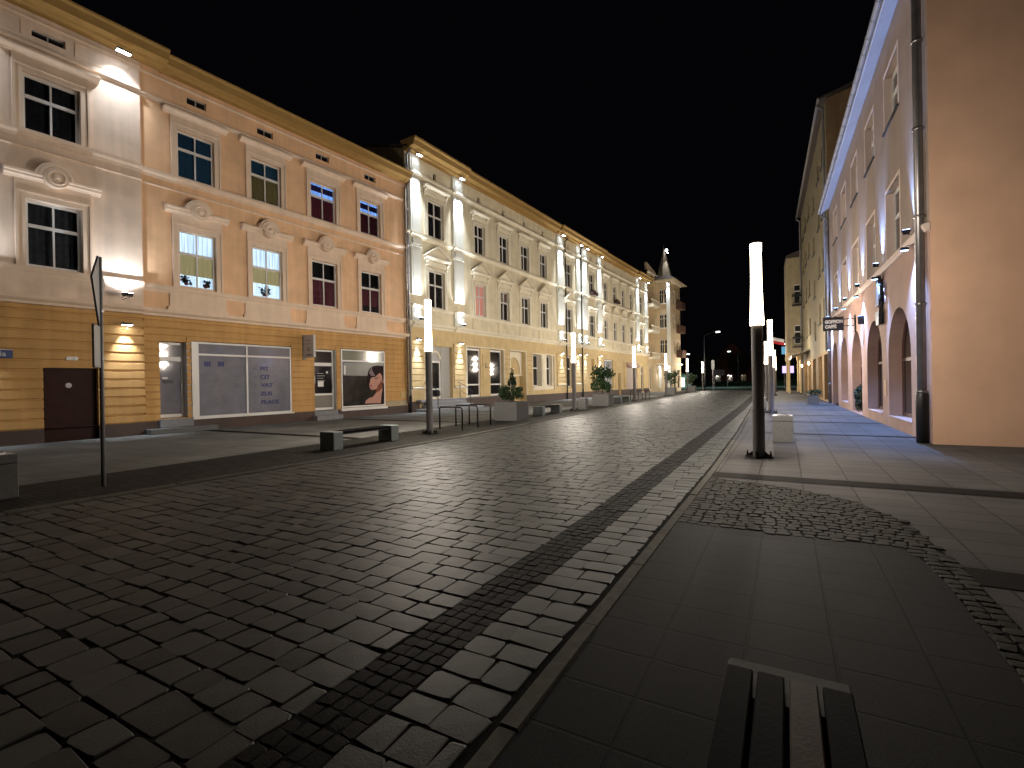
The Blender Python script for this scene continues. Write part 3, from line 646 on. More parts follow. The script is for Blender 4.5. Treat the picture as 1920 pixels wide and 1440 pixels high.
# ------------------------------------------------------------------ building B and C: cream tenements with lit pilasters
KD = (.04961, .99877)
def cream(name, label, X0, X1, pil, bays, mids, arch, zc=16.0):
    ox = -19.0574+KD[0]*X0; oy = 21.8275+KD[1]*X0
    b = Bld(name, label, 'building', ox, oy, *KD); Lx = X1-X0; b.X0 = X0; R = lambda v: v-X0
    T0, T1, M0, M1 = (10.72, 12.75, 6.35, 8.55)
    hs = []
    for (a, c) in mids: hs += [(R(a), R(c), T0, T1), (R(a), R(c), M0, M1), ((R(a)+R(c))/2-.16, (R(a)+R(c))/2+.16, 14.3, 14.75)]
    for (a, c) in bays: hs += [(R(a), R(c), T0, T1+.2), (R(a), R(c), M0, M1+.08), ((R(a)+R(c))/2-.16, (R(a)+R(c))/2+.16, 14.3, 14.75)]
    m = MB(); wall(m, 0, Lx, 5.0, 15.3, hs, 0, .22); m.build('upper_wall', CREAM, b.root)
    shell(b, 0, Lx, 15.3, 11, BROWNG, ROOFM, .3, 1.6 if not arch else 4.6)
    for (a, c) in pil:
        m = MB()
        for (z0, z1) in ((10.45, 14.0), (14.18, 15.3), (6.95, 9.7), (5.38, 6.15)):
            m.box(R(a), R(c), -.13, .01, z0, z1)
            m.box(R(a)+.12, R(c)-.12, -.145, -.12, z0+.14, z1-.14)
        m.box(R(a)-.10, R(c)+.10, -.09, .01, 9.7, 10.4); m.box(R(a)-.05, R(c)+.05, -.17, .01, 9.76, 9.9); m.box(R(a)+.1, R(c)-.1, -.2, .01, 9.9, 10.2)
        m.build('pilaster', WHITEP, b.root)
    m = MB()
    def cm(z, h, p, extra=.10):
        m.mould(CORN(z, h, p), 0, Lx)
        for (a, c) in pil: m.mould([(y-extra if y < 0 else y, z_+.002) for y, z_ in CORN(z, h, p)], R(a)-.08, R(c)+.08)
    cm(5.02, .28, .26); cm(6.12, .20, .12); cm(10.32, .24, .18); cm(13.95, .22, .16)
    m.build('cornices', CREAMT, b.root)
    m = MB(); seg = [(0, R(bays[0][1])+1.9 if len(bays) > 1 else 0, .16), (R(bays[0][1])+1.9, R(bays[1][0])-1.9, 0), (R(bays[1][0])-1.9, Lx, .16)]
    for x0, x1, e in seg:
        m.mould([(.02, 15.15), (-.22-e, 15.18), (-.26-e, 15.3), (-.60-e, 15.34), (-.64-e, 15.62), (-.74-e, 15.70), (-.74-e, 15.8), (.3, 15.8)], x0, x1)
    m.build('eave_cornice', EAVEY, b.root)
    def sur(x0, x1, z0, z1, kind):
        q = MB(); f = .14
        for a, c, d, e in ((x0-f, x0, z0, z1+f), (x1, x1+f, z0, z1+f), (x0, x1, z1, z1+f)): q.box(a, c, -.06, .02, d, e)
        q.box(x0-.32, x0-f-.04, -.04, .02, z0, z1+.30); q.box(x1+f+.04, x1+.32, -.04, .02, z0, z1+.30)
        q.box(x0-.32, x1+.32, -.07, .02, z1+.30, z1+.55)
        for xc in (x0-.25, x1+.25):
            q.mould([(.02, z1+.2), (-.08, z1+.22), (-.10, z1+.4), (-.2, z1+.52), (-.2, z1+.62), (.02, z1+.62)], xc-.07, xc+.07)
        zc = z1+.62
        q.mould([(.02, zc), (-.16, zc), (-.20, zc+.05), (-.28, zc+.08), (-.30, zc+.16), (.02, zc+.19)], x0-.42, x1+.42)
        xm = (x0+x1)/2; hw = (x1-x0)/2+.42
        if kind == 'tri':
            h = .62; zb = zc+.19
            q.slab([(xm-hw, zb), (xm+hw, zb), (xm, zb+h)], -.06, .02)
            for s in (-1, 1):
                q.slab([(xm+s*hw, zb), (xm+s*(hw+.05), zb+.02), (xm, zb+h+.12), (xm, zb+h-.02)], -.30, .02)
        if kind == 'arch':
            zb = zc+.19; n = 12; r = hw-.06
            pts = [(xm+r*math.cos(math.pi*k/n), zb+.85*r*math.sin(math.pi*k/n)) for k in range(n+1)]
            q.slab(pts, -.05, .02)
            for k in range(n):
                (a1, b1), (a2, b2) = pts[k], pts[k+1]; s1 = 1.13
                q.slab([(a1, b1), (xm+(a1-xm)*s1, zb+(b1-zb)*s1), (xm+(a2-xm)*s1, zb+(b2-zb)*s1), (a2, b2)], -.26, .02)
        return q
    for L_, wide in ((mids, 0), (bays, 1)):
        for i, (a, c) in enumerate(L_):
            a, c = R(a), R(c); t1 = T1+(.2 if wide else 0); m1 = M1+(.08 if wide else 0)
            o = window(b, a, c, T0, t1, .12, split=.6, fr=.08, mu=.1); sur(a, c, T0, t1, 'flat').build('surround', CREAMT, o)
            kd = 'dark'
            if not wide and not arch and i == 0: kd = [('curtain', M0+.05, M1-.05, curtain('pink_curtain_glow', (.95, .42, .32), .28, 14), .08)]
            if not wide and not arch and i == 1: kd = [('curtain', M0+1.3, M1-.05, PINKC, .08)]
            o = window(b, a, c, M0, m1, .12, split=.62, fr=.08, mu=.1, kind=kd)
            sur(a, c, M0, m1, ('arch' if arch else 'tri') if not (wide and arch) else 'flat').build('surround', CREAMT, o)
            q = MB(); q.box(a-.34, c+.34, -.05, .02, 5.34, 6.08); q.build('apron_panel', CREAM, b.root)
            window(b, (a+c)/2-.16, (a+c)/2+.16, 14.3, 14.75, .14, cols=1, split=None, fr=.02, fm=GREYF, name='attic_window')
    return b, R
B = cream('cream_tenement', 'cream tenement next to the peach one, with triangular pediments and bright white pilasters', 0, 24.5,
          [(.34, 1.15), (4.3, 5.3), (19.3, 20.45), (23.45, 24.25)], [(1.92, 3.4), (21.1, 22.5)], [(6.7, 7.95), (9.85, 11.1), (12.97, 14.25), (16.12, 17.35)], False)
C = cream('arched_cream_tenement', 'cream tenement further down with round arched pediments and a dark tiled roof', 24.5, 47.3,
          [(24.75, 26.0), (28.75, 29.9), (41.9, 43.1), (45.6, 46.9)], [(26.7, 28.1), (43.6, 45.0)], [(30.75, 31.95), (33.65, 34.85), (36.6, 37.8), (39.6, 40.8)], True)
def gfloor(b, R, L_, holes, groove, plinth_gaps, z0=.75, base=.62):
    m = MB(); hh = [(R(a), R(c), d, e) for a, c, d, e in holes]
    wall(m, 0, L_, .0, 5.02, hh, .03, .45)
    for (a, c, za, zb) in groove: bands(m, R(a), R(c), za, zb, .36, hh, .03, .075, .03)
    m.build('ground_floor_wall', CREAMG, b.root)
    m = MB(); iv = sorted([(R(a), R(c)) for a, c in plinth_gaps]); x = 0
    for a, c in iv+[(L_, L_)]:
        if a-x > .03: m.box(x, a, -.06, .03, 0, base)
        x = c
    m.build('plinth', PLINTH, b.root)
b, R = B
GH = [(1.5, 4.15, .72, 4.0), (5.62, 10.2, .70, 4.1), (11.1, 13.5, .05, 4.1), (14.6, 18.55, 1.0, 4.0), (21.3, 22.6, 1.1, 4.1)]
gfloor(b, R, 24.5, GH, [(.3, 1.42, 1.5, 4.25), (4.25, 5.3, 1.5, 4.25), (10.3, 11.0, .9, 3.9), (13.6, 14.5, .9, 3.9), (19.1, 20.9, 1.35, 4.3), (23.0, 24.3, 1.35, 4.3)], [(0.9, 5.0), (11.1, 13.5)])
m = MB()   # white frames around the recesses
for (a, c, d, e) in GH[1:4]:
    m = MB(); m.box(a-.09, a, -.05, .05, d, e+.09); m.box(c, c+.09, -.05, .05, d, e+.09); m.box(a, c, -.05, .05, e, e+.09); m.build('opening_frame', CREAMT, b.root)
m = MB()
for a, c in ((.3, 1.42), (4.25, 5.3), (19.1, 20.9), (23.0, 24.3)): MB().mould([(.02, 1.34), (-.08, 1.34), (-.12, 1.40), (-.12, 1.46), (.02, 1.48)], a-.02, c+.02).build('pier_ledge', CREAMT, b.root)
# shop front with arched door
o = window(b, 2.2, 3.3, .72, 3.1, .35, cols=1, split=.25, fr=.12, name='shop_door'); 
pn = MB().box(1.5, 2.2, .33, .42, .72, 4.0); pn.box(3.3, 4.15, .30, .42, .72, 4.0); pn.box(2.2, 3.3, .34, .42, 3.1, 4.0); pn.build('door_side_panel', mat('pale_grey_panel', (.45, .44, .42), var=.05), b.root)
m = MB().lathe([(.42, -.03), (.50, -.06), (.56, -.03), (.56, 0)], 20, (2.75, .33, 3.2), 'y', 0, math.pi); m.build('door_arch', CREAMT, b.root)
for (a, c) in ((5.7, 7.35), (8.55, 10.1)):
    window(b, a, c, .72, 4.05, .18, cols=1, split=.25, fr=.13, name='shop_window'); 
sv = MB().box(7.35, 8.55, .10, .4, .70, 4.1); sv.mould([(.10, .7), (.06, .72), (.06, 3.7), (.10, 3.72)], 7.6, 8.3); sv.build('shop_pier', CREAMG, b.root)
text('door_sign', 'L', .5, 7.85, .05, 2.75, BLK, b.root, bold=.01)
MB().box(5.5, 10.3, -.12, .0, .60, .70).build('stone_ledge', GRANITE, b.root)
# portal recess
m = MB(); m.poly([(11.1, .46, 0), (13.5, .46, 0), (13.5, .46, 4.1), (11.1, .46, 4.1)]); m.build('portal_back_wall', CREAMG, b.root)
m = MB(); n = 16; r = .98; xm = 12.2
arc = [(xm+r*math.cos(math.pi*k/n), 2.6+1.05*math.sin(math.pi*k/n)) for k in range(n+1)]
for k in range(n):
    (a1, b1), (a2, b2) = arc[k], arc[k+1]; m.slab([(a1, b1), (xm+(a1-xm)*1.4 if abs(a1-xm) > 9 else a1, 4.09), (a2, 4.09), (a2, b2)], .36, .455)
m.box(11.11, xm-r, .36, .455, 2.3, 4.09); m.box(xm+r, 13.49, .36, .455, 2.3, 4.09); m.box(11.11, 13.49, .33, .455, 2.18, 2.3)
m.build('portal_arch', CREAMT, b.root)
MB().box(11.3, 12.3, .40, .455, .05, 2.15).build('portal_door', BROWNDOOR, b.root)
MB().box(12.0, 12.14, .34, .36, 2.62, 2.76).build('bulb_plate', emis('small_bulb', (1, .8, .5), 1.2), b.root)
# twin window
o = window(b, 14.9, 16.1, 1.35, 3.95, .38, cols=1, split=.58, fr=.07); o = window(b, 17.1, 18.3, 1.35, 3.95, .38, cols=1, split=.58, fr=.07)
m = MB(); m.box(16.15, 17.05, -.02, .4, 1.3, 4.0); m.box(14.6, 14.88, .1, .4, 1.0, 4.0); m.box(18.32, 18.55, .1, .4, 1.0, 4.0); m.box(14.88, 18.32, .05, .42, 1.0, 1.33)
q = [(16.6+.3*math.cos(math.pi*k/10), 3.5+.3*math.sin(math.pi*k/10)) for k in range(11)]+[(16.3, 1.6), (16.9, 1.6)]
m.slab(q, -.06, 0); m.build('window_pier', CREAMT, b.root)
o = window(b, 21.35, 22.55, 1.15, 4.05, .3, cols=1, split=.6, fr=.1)
b2, R2_ = C
GC = [(26.6, 27.9, .3, 4.0), (30.6, 33.6, .5, 4.1), (35.2, 36.2, .05, 2.6), (38.3, 42.4, .3, 3.9), (43.9, 45.1, .3, 3.6)]
gfloor(b2, R2_, 22.8, GC, [(24.7, 26.0, 1.35, 4.3), (28.75, 29.9, 1.35, 4.3), (37.2, 38.0, .9, 4.0), (34.0, 34.6, .9, 4.0)], [(35.2, 36.2), (43.9, 45.1)])
MB().box(R2_(35.25), R2_(36.15), .3, .36, .05, 2.6).build('door', mat('brown_wood_door', (.16, .07, .035), rough=.5, var=.3, scale=6), b2.root)
m = MB(); m.box(R2_(26.6), R2_(27.9), .3, .36, .3, 4.0); m.build('bricked_niche', CREAMG, b2.root)
window(b2, R2_(30.7), R2_(33.5), .55, 4.05, .2, cols=3, split=.45, fr=.1, name='shop_window', kind=[('blind', .6, 4.0, mat('white_roller', (.55, .55, .58), var=.06, bump=.1), .06)])
m = MB()
for k in range(12): m.box(R2_(38.35)+k*.337, R2_(38.35)+k*.337+.30, .12, .2, .35, 3.3)
m.build('roller_shutter', mat('pale_shutter', (.55, .47, .42), var=.05), b2.root)
m = MB(); m.mould([(.1, 3.3), (-.35, 3.45), (-.05, 3.95), (.1, 3.95)], R2_(38.2), R2_(42.5)); m.build('awning', mat('pink_awning', (.46, .32, .28), var=.08), b2.root)
window(b2, R2_(43.95), R2_(45.05), .3, 3.55, .2, cols=2, split=.7, fr=.1, name='shop_door')
# downpipes
def pipe(b, x, y, z0, z1, r, m, nm='downpipe', boot=None, elbow=True):
    q = MB(); pts = [(x, y, z0+.02), (x, y, z1-.5)]+([(x, y+.02, z1-.3), (x, y-.35, z1)] if elbow else [(x, y, z1)])
    q.tube(pts, r, 10); z = z0+1.2
    while z < z1-1: q.tube([(x, y, z), (x, y, z+.06)], r*1.22, 10); z += 2.1
    o = q.build(nm, m, b.root, smooth=True)
    if boot: MB().tube([(x, y, z0), (x, y, z0+boot), (x, y, z0+boot+.1)], [r*1.35, r*1.35, r*1.1], 10).build('cast_iron_boot', BLACKM, o, smooth=True)
    return o
pipe(B[0], .10, -.10, .0, 15.2, .065, ZINC, boot=.9); pipe(A, -.12, -.12, .5, 13.2, .055, mat('rusty_grey_pipe', (.22, .17, .13), metal=.4, rough=.6, var=.4, scale=5))
pipe(B[0], 20.95, -.12, 0, 15.1, .055, BLACKM); pipe(C[0], .05, -.12, 0, 15.2, .06, BLACKM, boot=.9)
ordn = ['first', 'second', 'third', 'fourth']
for (bb, RR), pil, nm, gz in ((B, [(.34, 1.15), (4.3, 5.3), (19.3, 20.45), (23.45, 24.25)], 'triangle pediment tenement', 4.3),
                              (C, [(24.75, 26.0), (28.75, 29.9), (41.9, 43.1), (45.6, 46.9)], 'arched pediment tenement', 4.4)):
    for k, (a, c) in enumerate(pil):
        xm = RR((a+c)/2); g = 'cold white floodlights on the '+nm
        flood(bb, xm, -.52, 15.06, -1, 'glaring floodlight under the eave above the %s pilaster, %s' % (ordn[k], nm), COOL, 3200, 46, .4, 4, g, rad=.05)
        flood(bb, xm, -.45, 5.5, 1, 'dark floodlight on the belt cornice below the %s pilaster, %s' % (ordn[k], nm), COOL, 1100, 62, .3, 5, g, rad=.04)
        if k < 4 and not (nm.startswith('arched') and k > 1):
            gx = xm if not (nm.startswith('triangle') and k > 1) else RR([20.0, 23.65][k-2])
            flood(bb, gx, -.24, gz, -1, 'small downlight on the grooved ground floor pier under the %s pilaster, %s' % (ordn[k], nm), COOL, 800, 50, .26, 1, g, rad=.03)
# entrance stairs and handrails
st = tag(empty('entrance_stairs', B[0].W(2.8, 0, 0), B[0].rz), 'pale stone entrance steps with black handrails in front of the arched door', 'stairs')
m = MB(); m.cbox(-2.2, 3.0, -1.25, -.02, 0, .17, .01); m.cbox(-1.7, 2.3, -.95, -.01, .17, .36, .01); m.cbox(-1.5, 1.9, -.65, -.0, .36, .55, .01); m.cbox(-2.1, 2.2, -.35, .4, .55, .71, .01)
m.build('steps', STEPM, st)
def handrail(x):
    m = MB(); m.tube([(x, -.05, 1.72), (x, -.2, 1.72), (x, -1.15, 1.22), (x, -1.22, 1.2), (x, -1.24, .95)], .022, 8)
    m.tube([(x, -.22, .62), (x, -.22, 1.7)], .02, 8); m.tube([(x, -1.08, .1), (x, -1.08, 1.25)], .02, 8); m.tube([(x, -.24, 1.2), (x, -1.06, .8)], .014, 6)
    return m.build('handrail', BLACKM, st, smooth=True)
handrail(-1.45); handrail(1.75)
# ------------------------------------------------------------------ building D: corner house with turret
ox = -19.0574+KD[0]*47.3; oy = 21.8275+KD[1]*47.3
D = Bld('corner_tenement', 'tall corner tenement with loggias, balconies and a pointed turret roof, last on the left', 'building', ox, oy, *KD)
m = MB(); lh = [(.5, 3.6, 5.2, 8.3), (.5, 3.6, 9.0, 12.0), (.5, 3.6, 12.7, 15.6), (.6, 2.2, .3, 3.6)]
wall(m, 0, 4.5, 0, 17.2, lh, 0, 1.0); m.poly([(0, 1.0, 0), (4.5, 1.0, 0), (4.5, 1.0, 17), (0, 1.0, 17)]); m.slab([(0, 17.2), (4.5, 17.2), (4.5, 17.5), (0, 18.2)], .0, .3); m.build('loggia_wall', DPLASTER, D.root)
BX0, BX1, BO = 4.5, 10.4, -2.0
sw = [(z, z+2.0) for z in (5.6, 9.3, 12.9)]
m = MB(); fh = [(6.2, 7.3, z0, z1) for z0, z1 in sw]+[(8.5, 9.4, z0, z1) for z0, z1 in sw]+[(6.0, 7.4, .3, 3.3), (8.2, 9.8, .3, 3.3)]
wall(m, BX0, BX1, 0, 16.2, fh, BO, .2); m.poly([(BX1, BO, 0), (BX1, 1, 0), (BX1, 1, 16.2), (BX1, BO, 16.2)]); m.poly([(BX0, 1, 0), (BX1, 1, 0), (BX1, 1, 16.2), (BX0, 1, 16.2)])
m.build('turret_front_wall', DPLASTER, D.root)
def sidewall(b, xf, y0, y1, z0, z1, holes, name, m_, dep=.18):
    """wall in the plane x = xf spanning y0..y1 ; holes (ya,yb,za,zb)"""
    q = MB(); wall(q, y0, y1, z0, z1, holes, 0, dep)
    q.v = [(xf+v[1], v[0], v[2]) for v in q.v]; return q.build(name, m_, b.root)
shl = [(-1.75, -1.15, z0, z1) for z0, z1 in sw]+[(-1.0, -.5, z0, z1) for z0, z1 in sw]
sidewall(D, BX0, BO, 0, 0, 16.2, shl, 'turret_side_wall', DPLASTER)
for (ya, yb, za, zb) in shl:
    q = MB(); q.box(BX0+.08, BX0+.12, ya, yb, za, za+.08); q.box(BX0+.08, BX0+.12, ya, yb, zb-.08, zb); q.box(BX0+.08, BX0+.12, ya, yb, (za+zb)/2+.3, (za+zb)/2+.38); q.box(BX0+.08, BX0+.12, (ya+yb)/2-.03, (ya+yb)/2+.03, za+.08, zb-.08)
    o = q.build('window', WHITE, D.root); MB().poly([(BX0+.13, ya, za), (BX0+.13, yb, za), (BX0+.13, yb, zb), (BX0+.13, ya, zb)]).build('pane', DGLASS, o, recalc=False)
    MB().box(BX0-.08, BX0+.02, ya-.08, yb+.08, za-.1, za).build('sill', CREAMT, o)
for (a, c, z0, z1) in fh[:6]: window(D, a, c, z0, z1, BO+.12, cols=2, split=.6, fr=.08)
for (a, c, z0, z1) in fh[6:]: window(D, a, c, z0, z1, BO+.12, cols=1, split=.7, fr=.1, name='shop_window')
for (a, c, z0, z1) in lh[:3]: window(D, a+.9, a+1.9, z0, z1-.4, .9, cols=2, split=.6, fr=.1)
window(D, .65, 2.15, .35, 3.55, .3, cols=2, split=.75, fr=.12, name='shop_door')
m = MB()
for z in (4.75, 8.55, 12.25):
    m.mould([(.3, z-.1), (-.3, z-.1), (-.65, z+.12), (-.65, z+.2), (.3, z+.2)], .2, 4.2)
    for k in range(9): m.lathe([(.03, 0), (.055, .15), (.03, .35), (.045, .55)], 8, (.45+k*.43, -.55, z+.2))
    m.box(.2, 4.2, -.62, -.48, z+.75, z+.87)
m.build('balustraded_balcony', CREAMT, D.root)
BROWNB = mat('brown_balcony_metal', (.09, .045, .025), rough=.7, var=.3)
for z in (5.2, 8.9, 12.5):
    m = MB(); m.box(7.9, 10.3, BO-.85, BO, z-.12, z); m.box(7.9, 10.3, BO-.85, BO-.82, z, z+.95); m.box(7.9, 7.93, BO-.85, BO, z, z+.95); m.box(10.27, 10.3, BO-.85, BO, z, z+.95); m.build('balcony', BROWNB, D.root)
m = MB()
for z in (3.9, 16.0): m.mould([(BO+.02, z), (BO-.15, z), (BO-.25, z+.2), (BO-.25, z+.3), (BO+.02, z+.3)], BX0-.2, BX1+.2)
for z in (3.9, 16.0): m.box(BX0-.25, BX0+.01, BO-.25, -.001, z, z+.3)
m.box(.0, 4.5, -.2, .02, 16.9, 17.1); m.build('cornices', CREAMT, D.root)
m = MB()
for (a, c) in ((BO+.05, BO+.42), (-.6, -.25)): m.box(BX0-.14, BX0+.01, a, c, .5, 3.8)
m.box(BX0-.16, BX0+.01, BO-.02, BO+.5, 4.2, 15.9); m.build('corner_pilasters', WHITEP, D.root)
m = MB().lathe([(0, -.05), (.34, -.05), (.34, -.1), (.5, -.1), (.5, .02)], 24, (2.2, .0, 16.1), 'y'); m.build('round_window', DGLASS, D.root)
# roof of the block and the turret spire
m = MB(); xa, xb, ya, yb, z = BX0-.9, BX1+.9, BO-.9, 6, 16.3
m.faces([(xa, ya, z), (xb, ya, z), (xb, yb, z), (xa, yb, z), (xa+3.2, ya+3.2, z+2.0), (xb-3.2, ya+3.2, z+2.0), (xb-3.2, yb, z+2.0), (xa+3.2, yb, z+2.0)], [(0, 1, 5, 4), (1, 2, 6, 5), (0, 4, 7, 3), (4, 5, 6, 7), (0, 3, 2, 1), (2, 3, 7, 6)])
m.build('roof', ROOFM, D.root)
MB().faces([(xa-.02, ya-.02, z-.12), (xb+.02, ya-.02, z-.12), (xb+.02, yb, z-.12), (xa-.02, yb, z-.12), (xa-.02, ya-.02, z-.01), (xb+.02, ya-.02, z-.01), (xb+.02, yb, z-.01), (xa-.02, yb, z-.01)], [(0, 3, 2, 1), (4, 5, 6, 7), (0, 1, 5, 4), (1, 2, 6, 5), (3, 0, 4, 7)]).build('eave_board', mat('pale_eave', (.50, .40, .26)), D.root)
SP = mat('pale_slate_spire', (.24, .20, .14), rough=.6, var=.2, scale=5)
sx_, sy_ = BX0+.9, BO+1.0
MB().lathe([(1.25, 16.35), (1.0, 17.2), (.55, 19.0), (.0, 21.3)], 6, (sx_, sy_, 0)).build('spire', SP, D.root)
MB().tube([(sx_, sy_, 21.1), (sx_, sy_, 21.9)], .03, 6).build('finial', ZINC, D.root)
MB().lathe([(0, 0), (.14, .05), (.18, .2), (.14, .35), (0, .4)], 12, (sx_-.5, sy_-.5, 20.45)).build('spire_lamp', emis('spire_lamp_glow', (1, 1, 1), 12), D.root)
G3 = 'floodlights on the corner tenement'
flood(D, BX0-.35, BO+.25, 15.7, -1, 'floodlight under the turret eave of the corner tenement', COOL, 1500, 46, .3, 0, G3, rad=.05)
flood(D, BX0-.45, BO+.25, 3.75, -1, 'floodlight over the right white column of the corner tenement entrance', COOL, 260, 60, .25, 0, G3)
flood(D, BX0-.45, -.42, 3.75, -1, 'floodlight over the left white column of the corner tenement entrance', COOL, 260, 60, .25, 0, G3)
sl = flood(D, sx_-.75, sy_-.75, 20.2, -1, 'bright floodlight near the tip of the turret spire', (1, 1, 1), 300, 70, .2, 0, G3, rad=.05)
# ------------------------------------------------------------------ right side: salmon arcade house
E_ = Bld('salmon_arcade_house', 'salmon roughcast house with five arched niches and a blank orange side wall on the right', 'building', 2.9996, 14.8469, .0216, -.99977)
XL = -22.1
arches = [(-4.85, -1.95, .36, 2.2, 3.64), (-8.85, -5.85, .36, 2.2, 3.66), (-13.0, -10.15, .04, 2.2, 3.64), (-17.1, -14.4, .36, 2.3, 3.68), (-21.3, -18.5, .0, 2.3, 3.68)]
wn = [(-4.84, -2.95), (-8.5, -6.75), (-12.3, -10.55), (-15.95, -14.2), (-19.6, -17.9)]
h1 = [(a, c, z0, 5.05) for a, c, z0, zs, zt in arches]
m = MB(); wall(m, XL, 0, 0, 5.05, [(a, c, z0, zs) for a, c, z0, zs, zt in arches], 0, .42)
# the wall function leaves the region above the spring line: rebuild it with arches
m = MB(); AD = .42
xs = [XL]
for a, c, z0, zs, zt in sorted(arches): xs += [a, c]
xs.append(0)
for k in range(0, len(xs), 2): m.poly([(xs[k], 0, 0), (xs[k+1], 0, 0), (xs[k+1], 0, 5.1), (xs[k], 0, 5.1)])
for a, c, z0, zs, zt in arches:
    xm = (a+c)/2; hw = (c-a)/2; n = 20; hh = zt-zs
    pts = [(xm-hw*math.cos(math.pi*k/n), zs+hh*math.sin(math.pi*k/n)) for k in range(n+1)]
    if z0 > .02: m.poly([(a, 0, 0), (c, 0, 0), (c, 0, z0), (a, 0, z0)])
    m.poly([(a, 0, z0), (c, 0, z0), (c, AD, z0), (a, AD, z0)])
    m.poly([(a, 0, z0), (a, 0, zs), (a, AD, zs), (a, AD, z0)]); m.poly([(c, 0, z0), (c, AD, z0), (c, AD, zs), (c, 0, zs)])
    for (p, q), (r, s) in zip(pts[:-1], pts[1:]):
        m.poly([(p, 0, q), (r, 0, s), (r, 0, 5.1), (p, 0, 5.1)]); m.poly([(p, 0, q), (p, AD, q), (r, AD, s), (r, 0, s)])
m.build('arcade_wall', SALMON, E_.root)
WOODF = mat('brown_wood_frame', (.10, .045, .03), rough=.55, var=.2, scale=8)
for i, (a, c, z0, zs, zt) in enumerate(arches):
    m = MB(); n = 20; xm = (a+c)/2; hw = (c-a)/2; hh = zt-zs; y = AD-.08
    m.box(a, a+.10, y, y+.07, z0, zs); m.box(c-.1, c, y, y+.07, z0, zs); m.box(a+.1, c-.1, y, y+.07, z0, z0+.12); m.box(a+.1, c-.1, y-.004, y+.066, zs-.12, zs-.02); m.box(xm-.05, xm+.05, y-.002, y+.068, z0+.12, zs-.12)
    pts = [(xm-hw*math.cos(math.pi*k/n), zs+hh*math.sin(math.pi*k/n)) for k in range(n+1)]
    for (p, q), (r, s) in zip(pts[:-1], pts[1:]):
        f = .92; m.slab([(p, q), (r, s), (xm+(r-xm)*f, zs+(s-zs)*f), (xm+(p-xm)*f, zs+(q-zs)*f)], y, y+.07)
    o = m.build('arched_window' if i != 2 else 'arched_door', WOODF, E_.root)
    g = MB(); g.poly([(a, y+.04, z0), (c, y+.04, z0), (c, y+.04, zs)]+[(p, y+.04, q) for p, q in pts[::-1][1:-1]]+[(a, y+.04, zs)]); g.build('pane', DGLASS, o, recalc=False)
    if z0 > .1: MB().box(a, c, -.02, .0, z0-.035, z0).build('sill', SALMON, o)
m = MB(); hh_ = [(a, c, 5.25, 7.45) for a, c in wn]+[(a, c, 9.4, 11.15) for a, c in wn]
wall(m, XL, 0, 5.1, 12.35, hh_, .0, .24); m.build('upper_wall', SALMONP, E_.root)
m = MB(); m.mould([(.02, 5.02), (-.07, 5.03), (-.10, 5.08), (-.13, 5.12), (-.13, 5.19), (.02, 5.22)], XL, .0); m.build('belt_cornice', mat('pale_pink_trim', (.62, .50, .44), var=.05), E_.root)
for i, (a, c) in enumerate(wn):
    for (z0, z1) in ((5.25, 7.45), (9.4, 11.15)):
        o = window(E_, a, c, z0, z1, .20, cols=2, split=.6, fr=.12, mu=.12)
        q = MB(); f = .11
        for x0, x1, p, r in ((a-f, a, z0, z1+f), (c, c+f, z0, z1+f), (a, c, z1, z1+f)): q.box(x0, x1, -.012, .02, p, r)
        q.box(a, a+.012, -.0, .2, z0, z1); q.build('surround', mat('pale_pink_trim', (.62, .50, .44)), o)
        MB().box(a-.12, c+.12, -.06, .0, z0-.04, z0+.0).build('sill', BLACKM if z0 > 9 else WHITE, o)
# side wall facing the camera and back
m = MB(); m.poly([(0, .0, 0), (0, 14, 0), (0, 14, 12.4), (0, 7, 16.5), (0, .0, 12.4)]); m.build('side_wall', ORANGE, E_.root)
m = MB(); m.poly([(XL, .0, 0), (XL, 14, 0), (XL, 14, 12.4), (XL, 7, 16.5), (XL, .0, 12.4)]); m.poly([(XL, 14, 0), (0, 14, 0), (0, 14, 12.4), (XL, 14, 12.4)]); m.build('rear_wall', SALMONP, E_.root)
m = MB(); m.mould([(-.45, 12.12), (7, 16.62), (14.4, 12.4), (14.4, 12.52), (7, 16.8), (-.45, 12.26)], XL-.05, .02); m.build('roof', ROOFM, E_.root)
m = MB(); m.mould([(.01, 12.30), (-.42, 11.98), (-.45, 11.98), (-.45, 12.12), (.01, 12.42)], XL, -.0); m.build('soffit', mat('white_soffit_boards', (.40, .39, .41), var=.04, bump=.1), E_.root)
m = MB(); n = 8
pr = [(-.53+.085*math.cos(math.pi+math.pi*k/n), 12.10+.085*math.sin(math.pi+math.pi*k/n)) for k in range(n+1)]+[(-.53+.075*math.cos(math.pi*k/n), 12.10-.075*math.sin(math.pi*k/n)) for k in range(n+1)]
m.mould(pr, XL-.05, .05); x = XL+.4
while x < 0: m.mould([(-.53+.098*math.cos(math.pi+math.pi*k/n), 12.10+.098*math.sin(math.pi+math.pi*k/n)) for k in range(n+1)], x, x+.03); x += .85
m.build('gutter', GREYM, E_.root)
o = pipe(E_, -.24, -.14, .0, 11.9, .095, mat('dark_zinc_pipe', (.20, .19, .19), rough=.33, var=.2, metal=.75, bump=.05, scale=3), boot=1.15)
pipe(E_, XL+.12, -.12, 0, 11.9, .065, ZINC)
m = MB(); m.cbox(-1.35, -1.05, -.025, .01, 1.75, 2.12, .008); m.cbox(-5.5, -5.15, -.02, .01, .95, 1.5, .008); m.build('meter_covers', mat('salmon_cover', (.55, .36, .24), var=.1), E_.root)
gw = [(-1.25, 'first'), (-5.45, 'second'), (-9.5, 'third'), (-13.4, 'fourth'), (-17.15, 'fifth'), (-21.3, 'sixth')]
